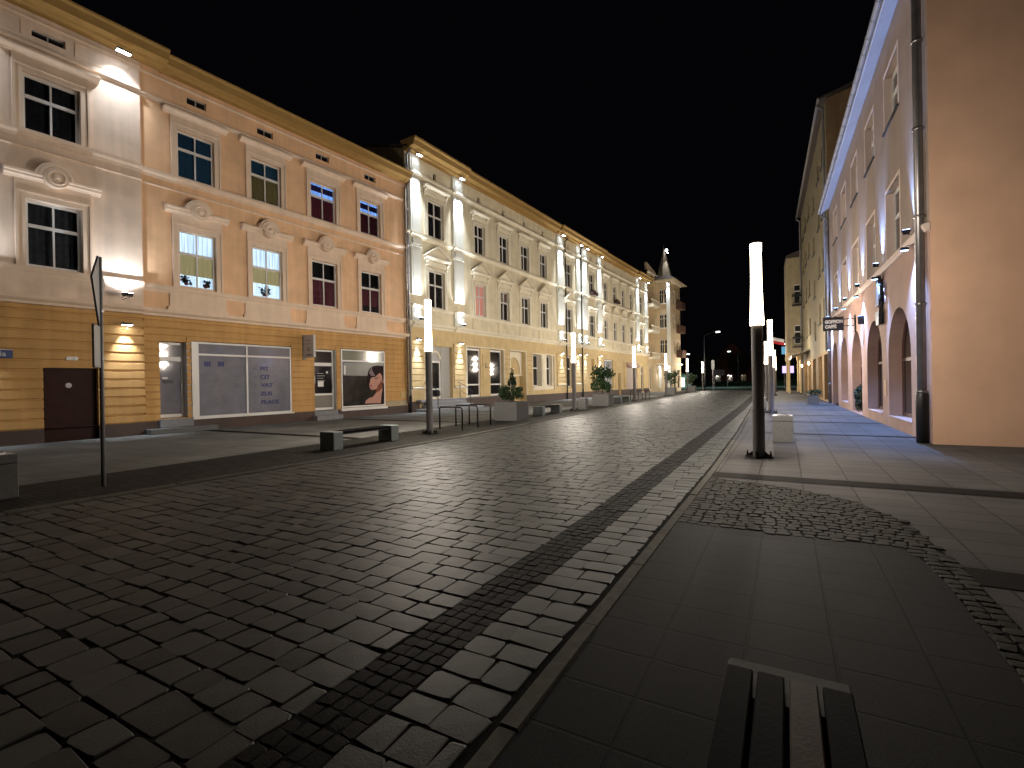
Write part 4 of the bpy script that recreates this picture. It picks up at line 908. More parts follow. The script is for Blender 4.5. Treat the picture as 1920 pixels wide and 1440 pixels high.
for x, w_ in gw:
    flood(E_, x, -.20, 5.36, 1, 'blue white uplight on the belt cornice of the salmon house, %s from its corner' % w_, BLUE, 1400, 58, .10, 9, 'blue white uplights on the salmon house', rad=.02)
    flood(E_, x, -.24, 4.9, -1, 'blue white downlight below the belt cornice of the salmon house, %s from its corner' % w_, BLUE, 2000, 100, .10, 0, 'blue white downlights on the salmon house', rad=.02)
# coffee signs
t = tag(empty('coffee_sign', E_.W(-11.6, 0, 0), E_.rz), 'black hanging coffee sign with white lettering on an arm over the arcade', 'sign')
o = MB().cbox(-.05, .05, -1.25, -.45, 3.72, 4.33, .01).build('board', BLACKM, t)
for body, z in (('GOPPION', 4.06), ('CAFFÈ', 3.84)):
    q = text('lettering', body, .19, .056, -1.16, z, WL, o, bold=.014, sx=.80 if body == 'GOPPION' else .8); q.rotation_euler = (math.pi/2, 0, math.pi/2)
m = MB(); m.box(-.02, .02, -.45, -.06, 4.2, 4.23); m.box(-.02, .02, -.45, -.06, 3.9, 3.93); m.box(-.1, .1, -.06, .01, 3.6, 4.36); m.build('bracket', BLACKM, t)
t = tag(empty('moka_pot_sign', E_.W(-5.6, 0, 0), E_.rz), 'black cut-out sign of a coffee pot over a cup on the salmon wall', 'sign')
m = MB(); m.slab([(-.25, 3.98), (.25, 3.98), (.3, 4.35), (.16, 4.62), (.2, 4.95), (.05, 5.0), (-.05, 5.0), (-.16, 4.9), (-.16, 4.62), (-.3, 4.3)], -.16, -.06); m.slab([(.25, 4.1), (.42, 4.2), (.42, 4.6), (.2, 4.7), (.2, 4.62), (.34, 4.52), (.34, 4.26), (.25, 4.2)], -.14, -.08); m.build('pot', BLACKM, t)
m = MB(); m.slab([(-.25, 3.35), (.22, 3.35), (.28, 3.8), (-.3, 3.8)], -.16, -.06); m.slab([(-.06, 3.8), (.06, 3.8), (.02, 3.95), (-.02, 3.95)], -.12, -.08); m.build('cup', BLACKM, t); MB().box(-.03, .03, -.08, .01, 3.4, 4.9).build('mount', BLACKM, t)
t = tag(empty('wall_lantern', E_.W(-9.45, 0, 0), E_.rz), 'small black box fixture with a thin hanging cable between the second and third arch', 'wall fixture')
MB().cbox(-.07, .07, -.2, .0, 3.75, 4.1, .02).build('housing', BLACKM, t); MB().tube([(0, -.04, 3.75), (0, -.03, 2.9)], .008, 6).build('cable', BLACKM, t)

# generic leaf clump
def leaves(mb, c, rx, ry, rz_, n, s, flat=.3, lumps=9, seed=0):
    R_ = np.random.RandomState(seed); L_ = [(R_.uniform(-.75, .75, 3), R_.uniform(.25, .5)) for _ in range(lumps)]
    for i in range(n):
        q, rr = L_[R_.randint(lumps)]; v = R_.normal(0, 1, 3); v /= np.linalg.norm(v); p = q*np.array([.8, .8, .8])+v*rr*R_.uniform(.5, 1.0)
        p = np.array([c[0]+p[0]*rx, c[1]+p[1]*ry, c[2]+p[2]*rz_]); a = R_.normal(0, 1, 3); a /= np.linalg.norm(a); b_ = np.cross(a, R_.normal(0, 1, 3)); b_ /= np.linalg.norm(b_)
        k = s*R_.uniform(.6, 1.3); mb.poly([p-a*k, p+b_*k*.45, p+a*k, p-b_*k*.45])
t = tag(empty('clipped_bush', E_.W(-11.9, .28, 0), E_.rz), 'dark clipped bush standing in the third arch of the salmon house', 'bush')
m = MB(); leaves(m, (0, -.12, .68), .5, .26, .66, 3800, .045, seed=4, lumps=26); m.build('foliage', LEAFD, t); MB().tube([(0, 0, 0), (0, 0, .5)], .03, 6).build('stem', BARK, t)
# ------------------------------------------------------------------ olive block behind it
O_ = Bld('olive_apartment_block', 'tall olive apartment block rising behind the salmon house', 'building', 2.47, 37.05, .03, -.99955)
WZ = [(5.6, 7.1), (9.05, 10.6), (12.6, 14.1), (16.05, 17.5)]
cols_ = [(-3.4, -2.0), (-6.5, -5.1), (-16.0, -14.5), (-19.8, -18.3), (-23.3, -21.9)]
oh = [(a, c, z0, z1) for a, c in cols_ for z0, z1 in WZ]+[(-10.8, -9.4, z0-.9, z1-.9) for z0, z1 in WZ]
m = MB(); wall(m, -25.7, 0, 3.4, 19.3, oh, 0, .2); m.build('upper_wall', OLIVE, O_.root)
for h in oh:
    o = window(O_, *h, .14, cols=2, split=.6, fr=.09, fm=GREYF); MB().box(h[0]-.08, h[1]+.08, -.09, .02, h[2]-.07, h[2]).build('sill', BLACKM, o)
sh = [(-3.6, -.8, .1, 3.2), (-8, -5, .1, 3.2), (-13, -10, .1, 3.2), (-18, -15, .1, 3.2), (-24, -20, .1, 3.2)]
m = MB(); wall(m, -25.7, 0, 0, 3.4, sh, .0, .3); m.build('ground_floor_wall', mat('ochre_shop_plaster', (.26, .17, .08), streak=.2), O_.root)
for h in sh: window(O_, *h, .22, cols=3, split=.75, fr=.12, mu=.12, fm=mat('brown_wood_frame', (.1, .045, .03)), name='shop_window')
m = MB(); m.poly([(0, 0, 0), (0, 12, 0), (0, 12, 19.3), (0, 6, 20.9), (0, 0, 19.3)]); m.poly([(-25.7, 0, 0), (-25.7, 12, 0), (-25.7, 12, 19.3), (-25.7, 6, 20.9), (-25.7, 0, 19.3)]); m.poly([(-25.7, 12, 0), (0, 12, 0), (0, 12, 19.3), (-25.7, 12, 19.3)]); m.build('gable_wall', BROWNG, O_.root)
m = MB(); m.mould([(-.35, 19.25), (6, 21.0), (12.2, 19.3), (12.2, 19.42), (6, 21.15), (-.35, 19.38)], -25.8, .25); m.build('roof', ROOFM, O_.root)
MB().tube([(-25.8, -.42, 19.3), (.25, -.42, 19.3)], .09, 8).build('gutter', GREYM, O_.root, smooth=True); pipe(O_, -.25, -.14, 3.3, 19.1, .08, GREYM); pipe(O_, -25.6, -.12, 0, 19.1, .08, GREYM)
aw = tag(empty('shop_awning', O_.W(-20.5, 0, 0), O_.rz), 'pale shop awning with dark fascia lettering above the far right pavement', 'awning')
m = MB(); m.mould([(.0, 4.3), (-1.5, 3.75), (-1.5, 3.45), (-1.46, 3.45), (-1.46, 3.7), (0, 4.2)], -4.5, 4.5); m.build('canopy', mat('pale_awning_cloth', (.42, .38, .34), var=.08), aw)
m = MB()
for k in range(6): m.box(-3+k*.85, -2.5+k*.85, -1.506, -1.5, 3.55, 3.68)
m.build('printed_lines', BLK, aw); m = MB().lathe([(0, -.006), (.1, -.006), (.1, 0)], 14, (3.4, -1.5, 3.6), 'y'); m.build('round_logo', MAROON, aw)
# ------------------------------------------------------------------ balcony tenement at the end
Q = Bld('balcony_tenement', 'narrow yellow tenement with iron balconies, farthest on the right', 'building', 1.7, 62.9, .03, -.99955)
# its bay turned to the camera spans y(local) -1.6..0 in front of the facade line
m = MB(); bo = -1.5; zt = 15.0
side_h = [(-.78, -.22, z, z+2.1) for z in (5.4, 9.9)]
q = MB(); wall(q, bo, 0, 4.5, zt, side_h, 0, .18); q.v = [(.0-v[1], v[0], v[2]) for v in q.v]; m.faces(q.v, q.f)
m.poly([(0, bo, 4.5), (-6, bo, 4.5), (-6, bo, zt), (0, bo, zt)]); m.poly([(0, bo, 4.5), (0, 0, 4.5), (-6, 0, 4.5), (-6, bo, 4.5)]); m.poly([(-6, bo, 4.5), (-6, 0, 4.5), (-6, 0, zt), (-6, bo, zt)]); m.poly([(0, bo, zt), (0, 0, zt), (-6, 0, zt), (-6, bo, zt)])
m.poly([(0, 0, 0), (-10, 0, 0), (-10, 0, 15.5), (0, 0, 15.5)]); m.poly([(0, 0, 0), (0, 10, 0), (0, 10, 15.5), (0, 0, 15.5)]); m.poly([(-10, 0, 0), (-10, 10, 0), (-10, 10, 15.5), (-10, 0, 15.5)]); m.poly([(-10, 10, 0), (0, 10, 0), (0, 10, 15.5), (-10, 10, 15.5)])
m.build('wall', mat('yellow_grey_plaster', (.40, .33, .20), streak=.2), Q.root)
m = MB(); m.mould([(bo-.04, zt), (bo-.0, zt+.25), (0.3, zt+.9), (.3, zt)], -6.1, .2); m.box(-10, .1, -.1, 10, 15.5, 15.8); m.build('roof', ROOFM, Q.root)
for (ya, yb, z0, z1) in side_h:
    o = MB().box(-.14, -.10, ya, yb, z0, z0+.08).box(-.14, -.10, ya, yb, z1-.08, z1).box(-.14, -.09, ya, yb, z0+1.3, z0+1.42).box(-.14, -.10, ya, ya+.06, z0+.08, z1-.08).build('window', WHITE, Q.root)
    MB().poly([(-.15, ya, z0), (-.15, yb, z0), (-.15, yb, z1), (-.15, ya, z1)]).build('pane', DGLASS, o, recalc=False)
for z in (5.1, 9.7):
    m = MB(); x1 = .75; m.box(0, x1, -1.0, -.05, z-.1, z); m.box(x1-.03, x1, -1.0, -.05, z+.95, z+1.0)
    for k in range(9): m.box(x1-.02, x1, -1.0+k*.116, -.98+k*.116, z, z+.95)
    m.box(0, x1, -1.0, -.98, z+.95, z+1.0); m.build('balcony', BLACKM, Q.root)
    p_ = tag(empty('balcony_flower_box', Q.W(.8, -.55, z+.95), Q.rz), 'dark leafy flower box on the %s iron balcony of the farthest right tenement' % ('lower' if z < 6 else 'upper'), 'flower box')
    m = MB(); leaves(m, (0, 0, .15), .12, .5, .16, 90, .08, seed=int(z)); m.build('foliage', LEAFD, p_); MB().box(-.08, .08, -.48, .48, -.1, .08).build('box', BLACKM, p_)
m = MB()
for y_ in (bo+.15, -.2): m.lathe([(.16, 0), (.16, .4), (.12, .5), (.11, 3.6), (.2, 4.0), (.2, 4.5)], 10, (-.3, y_, 0)); m.lathe([(.16, 0), (.16, .4), (.12, .5), (.11, 3.6), (.2, 4.0), (.2, 4.5)], 10, (-5.7, y_, 0))
m.build('columns', CREAMG, Q.root)
fl = tag(empty('flag', Q.W(.5, bo+.2, 5.9), Q.rz), 'white and red flag on a slanted pole over the far right pavement', 'flag')
MB().tube([(0, .4, -.2), (0, -1.6, .35)], .018, 6).build('pole', ZINC, fl)
for nm_, za, cl in (('white_half', .0, (.7, .68, .66)), ('red_half', -.33, (.55, .03, .04))):
    m = MB(); n = 8
    for k in range(n):
        u, u2 = k/n, (k+1)/n; w0, w1 = .05*math.sin(u*9), .05*math.sin(u2*9); y0 = -1.6+u*1.1; y1_ = -1.6+u2*1.1; g0 = .33-u*.3; g1 = .33-u2*.3
        m.poly([(w0, y0, g0+za-.33), (w1, y1_, g1+za-.33), (w1, y1_, g1+za), (w0, y0, g0+za)])
    m.build(nm_, mat('flag_'+nm_, cl, var=.03, bump=0), fl, recalc=False)
# wall lamps under the far awning
for k, (x, y) in enumerate(((-23.5, -.25), (-13.8, -.25))):
    t = tag(empty('wall_lamp', O_.W(x, y, 2.75), O_.rz), ['glowing wall lamp beside the awning on the ochre shopfront, farther one', 'glowing wall lamp on the ochre shopfront, nearer one'][k], 'wall lamp', 'wall lamps on the ochre shopfront')
    MB().lathe([(0, 0), (.05, .02), (.09, .14), (.07, .3), (0, .33)], 12).build('globe', emis('warm_globe', (1, .7, .4), 7), t); MB().box(-.02, .02, .0, .25, -.04, .0).build('arm', BLACKM, t)
    ld = bpy.data.lights.new('wall_lamp_glow', 'POINT'); ld.energy = 14; ld.color = (1, .68, .35); ld.shadow_soft_size = .1; lo = bpy.data.objects.new('light_source', ld); COL.objects.link(lo); lo.parent = t; lo.location = (0, -.2, .15)
# ------------------------------------------------------------------ street lamps: luminous tube on a thick grey post
TUBEM = bpy.data.materials.new('luminous_frosted_tube'); TUBEM.use_nodes = True; _t = TUBEM.node_tree; _t.nodes.remove(_t.nodes['Principled BSDF'])
_e = _t.nodes.new('ShaderNodeEmission'); _e.inputs[0].default_value = (1, .80, .56, 1); _e.inputs[1].default_value = 4.2; _tr = _t.nodes.new('ShaderNodeBsdfTransparent'); _ad = _t.nodes.new('ShaderNodeAddShader')
_t.links.new(_e.outputs[0], _ad.inputs[0]); _t.links.new(_tr.outputs[0], _ad.inputs[1]); _t.links.new(_ad.outputs[0], _t.nodes['Material Output'].inputs['Surface'])
def make_lamp():
    t = empty('tube_street_lamp', (0, 0, 0)); m = MB()
    m.lathe([(.0, .02), (.115, .02), (.115, 1.0), (.108, 1.02), (.108, 2.66), (.112, 2.70), (0, 2.70)], 24); m.build('post', GREYM, t, smooth=False)
    m = MB(); m.cbox(-.19, .19, -.19, .19, 0, .03, .006)
    for a in range(4):
        an = a*math.pi/2+math.pi/4; m.faces([(math.cos(an)*.11-math.sin(an)*.006, math.sin(an)*.11+math.cos(an)*.006, .03), (math.cos(an)*.22-math.sin(an)*.006, math.sin(an)*.22+math.cos(an)*.006, .03), (math.cos(an)*.11-math.sin(an)*.006, math.sin(an)*.11+math.cos(an)*.006, .13),
             (math.cos(an)*.11+math.sin(an)*.006, math.sin(an)*.11-math.cos(an)*.006, .03), (math.cos(an)*.22+math.sin(an)*.006, math.sin(an)*.22-math.cos(an)*.006, .03), (math.cos(an)*.11+math.sin(an)*.006, math.sin(an)*.11-math.cos(an)*.006, .13)], [(0, 1, 2), (3, 5, 4), (1, 4, 5, 2)])
    m.build('base_plate', BLACKM, t)
    m = MB()
    for sx in (-1, 1):
        for sy in (-1, 1): m.lathe([(.0, .0), (.022, .0), (.022, .06), (.012, .065), (.012, .11), (0, .11)], 8, (sx*.155, sy*.155, .03))
    m.build('anchor_bolts', BLACKM, t)
    MB().lathe([(.112, 2.70), (.13, 2.70), (.136, 2.74), (.122, 3.0), (.106, 3.6), (.104, 4.1), (.110, 4.33), (.108, 4.37), (0, 4.37)], 24).build('luminous_tube', TUBEM, t, smooth=True)
    for z in (2.98, 3.5, 4.05):
        ld = bpy.data.lights.new('tube_lamp_source', 'POINT'); ld.energy = TUBE; ld.color = TUBEC; ld.shadow_soft_size = .085
        lo = bpy.data.objects.new('light_source', ld); COL.objects.link(lo); lo.parent = t; lo.location = (0, 0, z)
    return t
proto = make_lamp()
lampsL = [(-10.2, 12.71), (-10.41, 25.81), (-10.56, 39.0), (-10.8, 52.0), (-10.95, 65.6), (-11.0, 79.0)]
lampsR = [(-.5, 11.24), (-.62, 26.12), (-1.25, 41.0), (-.95, 54.0), (-1.15, 70.0)]
LB = ['tall glowing tube lamp on grey post on the left pavement, by the bicycle stands', 'tube lamp on the left pavement beside the litter bin and the big leafy planter', 'tube lamp on the left pavement at the farther bicycle stands',
      'tube lamp on the left pavement in front of the corner tenement entrance', 'tube lamp on the left pavement past the turret, standing against the dark', 'farthest tube lamp on the left pavement, half hidden by the planter',
      'nearest and largest glowing tube lamp, on the right pavement by the litter bin', 'second tube lamp on the right pavement, just right of the nearest one', 'third tube lamp of the right pavement row', 'fourth tube lamp of the right pavement row', 'farthest tube lamp of the right pavement row']
for i, (x, y) in enumerate(lampsL+lampsR):
    o = proto if i == 0 else copy_tree(proto); o.location = (x, y, .0); o.rotation_euler = (0, 0, .1*i); tag(o, LB[i], 'street lamp', 'tube street lamps along the street')
# ------------------------------------------------------------------ benches
def make_bench(L_, light=True, gran=GRANITE):
    t = empty('slatted_bench', (0, 0, 0))
    for k, y in enumerate((-L_/2+.15, L_/2-.15)): MB().cbox(-.26, .26, y-.15, y+.15, 0, .45, .012).build('stone_end', gran, t)
    for k in range(4):
        x = -.235+k*.1225; MB().cbox(x, x+.10, -L_/2+.30, L_/2-.30, .395, .445, .006).build('slat', SLAT, t)
    MB().box(-.2, .2, -L_/2+.30, L_/2-.30, .36, .393).build('steel_frame', BLACKM, t)
    return t
bp = make_bench(2.35, gran=GRANITEG)
for i, (x, y, l) in enumerate(((-10.12, 9.68, 'low bench with greenish stone ends in front of the hair salon'), (-10.55, 22.6, 'low stone ended bench between the conifer planter and the litter bin'), (-10.75, 36.2, 'low stone ended bench past the leafy planter on the left pavement'))):
    o = bp if i == 0 else copy_tree(bp); o.location = (x, y, 0); tag(o, l, 'bench', 'slatted benches on the left pavement')
fb = empty('slatted_bench', (0, 1.05, 0)); tag(fb, 'dark slatted bench with one slat painted pale for its sheen in the bottom right foreground', 'bench')
MB().cbox(-.225, .20, .90, 1.17, 0, .448, .012).build('stone_end', GRANITE, fb); MB().cbox(-.24, .22, -1.27, -.98, 0, .445, .012).build('stone_end', GRANITE, fb)
for k, (a, c) in enumerate(((-.215, -.125), (-.110, -.020), (-.005, .085), (.100, .190))):
    o = MB().cbox(a, c, -1.1, 1.03, .452, .49, .005).build('slat', SLAT_SHEEN if k == 2 else SLAT, fb)
    if k == 2: o['label'] = 'slat with its reflected light painted in pale brown'
# ------------------------------------------------------------------ litter bins
def make_bin():
    t = empty('stone_litter_bin', (0, 0, 0)); m = MB(); m.cbox(-.225, .225, -.225, .225, .0, .52, .01); m.cbox(-.225, .225, -.225, .225, .528, .66, .01); m.build('body', GRANITE, t)
    m = MB(); m.box(-.215, .215, -.215, .215, .66, .668); m.lathe([(.13, .666), (.13, .69), (.15, .69), (.15, .666)], 20); m.build('steel_lid', ZINC, t); return t
pb = make_bin()
for i, (x, y, l) in enumerate(((-.08, 14.25, 'square stone litter bin behind the nearest lamp on the right pavement'), (-10.42, 2.62, 'dark square stone litter bin cut by the left edge of the picture'), (-10.45, 27.3, 'square stone litter bin beside the second lamp on the left pavement'), (-1.1, 28.0, 'distant stone litter bin between the two nearest lamps on the right pavement'))):
    o = pb if i == 0 else copy_tree(pb); o.location = (x, y, 0); tag(o, l, 'litter bin', 'square stone litter bins')
# ------------------------------------------------------------------ planters with plants
def make_planter():
    t = empty('stone_planter', (0, 0, 0)); m = MB(); m.cbox(-.55, .55, -.55, .55, 0, .8, .012); m.build('trough', GRANITE, t); MB().box(-.49, .49, -.49, .49, .80, .812).build('soil', soil, t); return t
pp_ = make_planter()
for i, (x, y, l) in enumerate(((-10.45, 18.65, 'square stone planter holding the small conifer'), (-10.55, 31.2, 'square stone planter holding the big leafy bush'), (-11.45, 57.6, 'square stone planter in front of the turret, holding a leafy bush'), (-11.5, 72.0, 'farthest stone planter on the left pavement'), (1.45, 35.6, 'small stone planter on the right pavement by the salmon house end'))):
    o = pp_ if i == 0 else copy_tree(pp_); o.location = (x, y, 0); tag(o, l, 'planter', 'square stone planters')
    if i == 4: o.scale = (.55, .55, .7)
def bush(name, loc, rx, rz_, n, s, label, seed, lf=LEAF, cat='bush'):
    t = tag(empty(name, loc), label, cat); m = MB(); leaves(m, (0, 0, rz_), rx, rx, rz_, n, s, seed=seed, lumps=16); m.build('foliage', lf, t)
    m = MB(); R_ = np.random.RandomState(seed)
    for k in range(5): m.tube([(0, 0, 0), (R_.uniform(-.2, .2)*rx, R_.uniform(-.2, .2)*rx, rz_*.6), (R_.uniform(-.6, .6)*rx, R_.uniform(-.6, .6)*rx, rz_*1.5)], [.02, .014, .006], 5)
    m.build('stems', BARK, t); return t
cb = bush('dwarf_conifer', (-10.45, 18.65, .8), .56, .42, 2600, .045, 'small dark conifer growing in the nearest stone planter', 11)
m = MB(); leaves(m, (0.0, .05, 1.0), .22, .22, .5, 700, .045, seed=3); m.build('tip', LEAFD, cb)
bush('leafy_bush', (-10.55, 31.2, .8), .82, .98, 1500, .10, 'big leafy bush in the stone planter beside the second lamp', 5)
bush('leafy_bush', (-11.45, 57.6, .8), .9, 1.05, 700, .12, 'leafy bush in the stone planter in front of the turret', 6)
bush('leafy_bush', (-11.5, 72.0, .8), .9, .9, 500, .13, 'leafy bush in the farthest stone planter', 8)
bush('leafy_bush', (1.45, 35.6, .5), .5, .22, 260, .07, 'low plant in the small planter on the right pavement', 9)
# ------------------------------------------------------------------ bicycle stands
def make_stand():
    t = empty('bicycle_stand', (0, 0, 0)); m = MB(); r = .09; w_ = .52; h = .80; pts = [(-w_, 0, 0)]
    for k in range(7): an = math.pi-k*math.pi/12; pts.append((-w_+r+r*math.cos(an), 0, h-r+r*math.sin(an)))
    for k in range(7): an = math.pi/2-k*math.pi/12; pts.append((w_-r+r*math.cos(an), 0, h-r+r*math.sin(an)))
    pts.append((w_, 0, 0)); m.tube(pts, .03, 10); m.build('hoop', BLACKM, t, smooth=True)
    m = MB()
    for s in (-1, 1): m.lathe([(0, .012), (.06, .01), (.06, 0)], 12, (s*w_, 0, 0))
    m.build('foot_plates', BLACKM, t); return t
ps = make_stand(); k = 0
names = ['nearest', 'second', 'third', 'fourth', 'fifth', 'farthest']
for i, (x, y) in enumerate(((-10.3, 14.0), (-10.42, 15.15), (-10.45, 16.1), (-10.95, 41.0), (-11.0, 42.2), (-10.9, 43.3))):
    o = ps if i == 0 else copy_tree(ps); o.location = (x, y, 0); o.rotation_euler = (0, 0, -.08)
    tag(o, 'black hoop bicycle stand on the left pavement, %s of the six from the camera' % names[i], 'bicycle stand', 'black hoop bicycle stands')
# ------------------------------------------------------------------ road sign seen edge-on
t = tag(empty('road_sign', (-9.95, 3.81, 0)), 'dark road sign post at the left kerb with two plates seen almost edge-on', 'road sign')
MB().tube([(0, 0, 0), (0, 0, 3.82)], .032, 12).build('pole', GREYM, t, smooth=True)
dn = math.atan2(-3.81, 9.95)   # direction towards the camera
rz = dn+math.radians(-3)
def plate(name, pts, rz, off, fm_):
    q = MB(); n = len(pts); q.slab(pts, -.012, .0); o = q.build(name, fm_, t); o.rotation_euler = (0, 0, rz); o.location = (math.cos(rz)*off*0, 0, 0); return o
ang = math.atan2(3.81, -9.95)+math.radians(180-13)
o = plate('diamond_plate', [(-.33, 3.05+.37), (0.02, 2.68), (.37, 3.05+.37-.0), (.02, 3.82)], ang, 0, [SIGNBACK]); o.location = (.03, -.02, 0)
m = MB()
P4 = [(-.33, 3.42), (.02, 2.68), (.37, 3.42), (.02, 3.82)]
for a, c in zip(P4, P4[1:]+P4[:1]):
    m.tube([(a[0], -.015, a[1]), (c[0], -.015, c[1])], .014, 6)
m.build('rim', BLACKM, o)
o = plate('supplement_plate', [(-.18, 1.98), (.30, 1.98), (.34, 2.02), (.34, 2.62), (.30, 2.66), (-.18, 2.66)], ang, 0, [SIGNBACK]); o.location = (.03, -.02, 0)
m = MB(); P4 = [(-.18, 1.98), (.34, 1.98), (.34, 2.66), (-.18, 2.66)]
for a, c in zip(P4, P4[1:]+P4[:1]): m.tube([(a[0], -.015, a[1]), (c[0], -.015, c[1])], .014, 6)
m.build('rim', BLACKM, o)
for z_ in (2.1, 2.9): MB().tube([(0, 0, z_), (0, 0, z_+.04)], .045, 10).build('clamp', ZINC, t)
# ------------------------------------------------------------------ far end: mast lamps, signs, trees, hedge, house
def mast(x, y, h, arm, ax, label, pw, glow=14):
    t = tag(empty('mast_street_lamp', (x, y, 0)), label, 'street lamp', 'mast lamps at the far crossroad'); m = MB()
    m.tube([(0, 0, 0), (0, 0, 1.2), (0, 0, h*.93), (ax*.25*arm, 0, h*.955), (ax*arm, 0, h)], [.09, .08, .05, .04, .03], 8); m.build('mast', BLACKM, t, smooth=True)
    m = MB().cbox(min(ax*arm, ax*(arm+.6)), max(ax*arm, ax*(arm+.6)), -.14, .14, h-.06, h+.06, .03); m.build('lamp_head', GREYM, t)
    c0 = ax*(arm+.3); MB().box(c0-.28, c0+.28, -.15, .12, h-.20, h-.06).build('lamp_glass', emis('mast_lamp_glow', (.85, 1, .9), glow), t)
    ld = bpy.data.lights.new('mast_lamp_beam', 'SPOT'); ld.energy = pw; ld.color = (.55, 1, .78); ld.spot_size = math.radians(150); ld.spot_blend = .6; ld.shadow_soft_size = .15
    lo = bpy.data.objects.new('light_source', ld); COL.objects.link(lo); lo.parent = t; lo.location = (c0, 0, h-.25)
mast(-10.9, 80.5, 9.0, 1.7, 1, 'slender mast lamp with a raised arm behind the last left lamps', 120, 4)
mast(-8.6, 112, 7.6, 1.4, -1, 'distant mast lamp against the dark beyond the crossroad', 1300, 30)
mast(-19.5, 108, 7.2, 1.4, 1, 'bright mast lamp just above the last left tube lamp', 1300, 30)
mast(1.5, 118, 9.0, 1.5, -1, 'mast lamp beyond the crossroad hidden by the nearest lamp post', 1200, 8)
def sign(x, y, h, pts, m_, label, cat='road sign', em=None):
    t = tag(empty('road_sign', (x, y, 0), math.radians(28)), label, cat); MB().tube([(0, 0, 0), (0, 0, h)], .035, 8).build('pole', ZINC, t); MB().slab(pts, -.05, -.02).build('plate', m_, t); return t
sg = mat('pale_sign_face', (.4, .4, .4), bump=0, rough=.3)
sign(-10.2, 84.5, 4.8, [(-.25, 3.3), (.25, 3.3), (.25, 4.75), (-.25, 4.75)], sg, 'narrow pale board on the mast by the far left pavement')
sign(-11.8, 100, 3.6, [(-.2, 2.4), (1.9, 2.4), (1.9, 3.5), (-.2, 3.5)], mat('grey_board_back', (.11, .11, .12), bump=0), 'wide grey direction board seen from behind at the crossroad')
sign(-9.6, 101, 2.3, [(-.12, 1.0), (.12, 1.0), (.12, 2.3), (-.12, 2.3)], sg, 'small pale bollard sign at the crossroad')
sign(.05, 97, 7.0, [(-.7, 5.8), (.7, 5.8), (.7, 7.1), (-.7, 7.1)], emis('blue_sign_glow', (.10, .28, .42), .9), 'small square blue sign beyond the right row of lamps')
sign(-.2, 90, 3.4, [(-.3, 2.5), (1.5, 2.5), (1.5, 3.6), (-.3, 3.6)], emis('violet_screen', (.55, .42, .95), 1.3), 'glowing violet sign on a thin post beyond the right row of lamps')
def tree(x, y, h, r, seed, label, n=1400):
    t = tag(empty('broadleaf_tree', (x, y, 0)), label, 'tree', 'dark trees beyond the crossroad'); R_ = np.random.RandomState(seed); m = MB()
    m.tube([(0, 0, 0), (.1, 0, h*.3), (.0, .1, h*.6), (.1, .1, h*.85)], [.28, .2, .12, .05], 8)
    for k in range(6):
        an = k*1.05; m.tube([(0, 0, h*(.32+.06*k)), (math.cos(an)*r*.4, math.sin(an)*r*.4, h*(.45+.06*k)), (math.cos(an)*r*.8, math.sin(an)*r*.8, h*(.55+.06*k))], [.1, .06, .02], 6)
    m.build('trunk', BARK, t, smooth=True); m = MB(); leaves(m, (0, 0, h*.66), r, r, h*.36, n, .3, seed=seed, lumps=22); m.build('crown', LEAFD, t)
for i, (x, y, h, r, l) in enumerate(((-21, 100, 7, 3.2, 'lit leafy tree behind the last left planter'), (-16.5, 122, 8, 3.6, 'dark tree right of the last left lamp'), (-10, 135, 9, 4, 'dark tree left of the distant mast lamp'), (-2, 132, 9, 4.2, 'dark tree right of the distant mast lamp'), (4, 128, 8, 3.6, 'dark green tree next to the nearest right lamp post'), (11, 130, 10, 4, 'dark tree behind the far right pavement'), (-27, 118, 9, 4, 'dark tree hidden behind the turret corner'))):
    tree(x, y, h, r, 20+i, l)
t = tag(empty('hedge', (-8, 126, 0)), 'long dark hedge along the far side of the crossroad', 'hedge'); m = MB(); leaves(m, (0, 0, .6), 16, .6, .75, 3500, .2, seed=77, lumps=60); m.build('foliage', LEAFD, t)
hs = Bld('far_house', 'dim reddish gabled house far behind the left lamps', 'building', -19, 150, 1, .1)
m = MB(); hw_ = [(1.5, 3, 1, 3), (4.5, 6, 1, 3), (8, 9.5, 1, 3)]; wall(m, 0, 12, 0, 6, hw_, 0, .2); m.poly([(0, 0, 6), (12, 0, 6), (6, 0, 12)]); m.poly([(0, 0, 0), (0, 9, 0), (0, 9, 6), (0, 0, 6)]); m.poly([(12, 0, 0), (12, 9, 0), (12, 9, 6), (12, 0, 6)]); m.poly([(0, 9, 0), (12, 9, 0), (12, 9, 6), (6, 9, 12), (0, 9, 6)]); m.build('wall', mat('dim_red_brick', (.16, .06, .05), var=.2), hs.root)
m = MB(); m.poly([(-.4, -.4, 5.8), (6, -.4, 12.3), (6, 9.4, 12.3), (-.4, 9.4, 5.8)]); m.poly([(12.4, -.4, 5.8), (12.4, 9.4, 5.8), (6, 9.4, 12.3), (6, -.4, 12.3)]); m.build('roof', ROOFM, hs.root)
for h in hw_: window(hs, *h, .1, cols=2, split=.6, fr=.1)
sh_ = Bld('far_kiosk', 'low pale kiosk with lit windows behind the last left lamp', 'building', -25.5, 112, 1, .25)
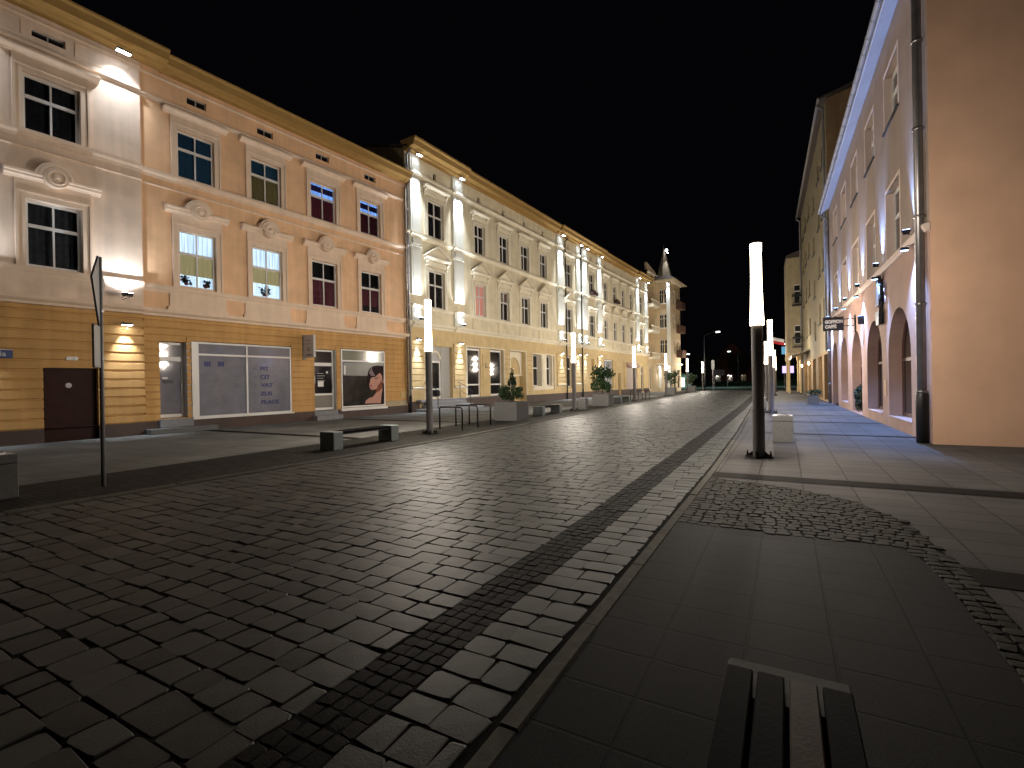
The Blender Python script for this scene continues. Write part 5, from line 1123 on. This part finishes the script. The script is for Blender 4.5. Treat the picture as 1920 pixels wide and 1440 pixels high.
m = MB(); kh = [(1, 2.2, .8, 2.2), (3, 4.2, .8, 2.2), (5, 6.2, .1, 2.2)]; wall(m, 0, 7.5, 0, 3, kh, 0, .2); m.poly([(0, 0, 0), (0, 4, 0), (0, 4, 3), (0, 0, 3)]); m.poly([(7.5, 0, 0), (7.5, 4, 0), (7.5, 4, 3), (7.5, 0, 3)]); m.poly([(0, 4, 0), (7.5, 4, 0), (7.5, 4, 3), (0, 4, 3)]); m.build('wall', mat('pale_kiosk', (.35, .38, .36), var=.1), sh_.root)
MB().mould([(-.4, 3.0), (4.2, 3.0), (4.2, 3.2), (-.4, 3.2)], -.3, 7.8).build('roof', ROOFM, sh_.root)
for h in kh: window(sh_, *h, .1, cols=1, split=None, fr=.08, kind=[('lit_blind', h[2], h[3], emis('kiosk_glow', (.9, 1, .95), 2.2), .1)])
# balcony flowers on the arched tenement
for i, (x, w_) in enumerate(((27.4, 1.5), (34.3, 1.3))):
    t = tag(empty('window_flower_box', C[0].W(x-24.5, -.3, 10.7), C[0].rz), ['flower box with pale blossoms on the bay window sill of the arched tenement', 'dark flower box on a middle window sill of the arched tenement'][i], 'flower box')
    MB().cbox(-w_/2, w_/2, -.18, .12, 0, .3, .02).build('box', mat('dark_red_box', (.05, .02, .02)), t); m = MB(); leaves(m, (0, 0, .38), w_/2, .16, .2, 120, .07, seed=50+i); m.build('foliage', LEAFD, t)
# plants on the lit window sills of the peach tenement
for i, (x, z, s) in enumerate(((-11.45, 5.62, .26), (-10.75, 5.6, .2), (-8.35, 5.62, .3))):
    t = tag(empty('potted_plant', A.W(x, .2, z), A.rz), ['dark potted plant at the left of the lit middle floor window', 'small potted plant at the right of the same lit window', 'dark red potted plant in the second lit middle floor window'][i], 'potted plant')
    m = MB(); leaves(m, (0, 0, s*.7), s, .03, s*.8, 220, .05, seed=60+i); m.build('foliage', LEAFD, t); MB().lathe([(0, -.02), (.05, -.02), (.07, .08), (0, .08)], 10, (0, 0, 0)).build('pot', MAROON, t)
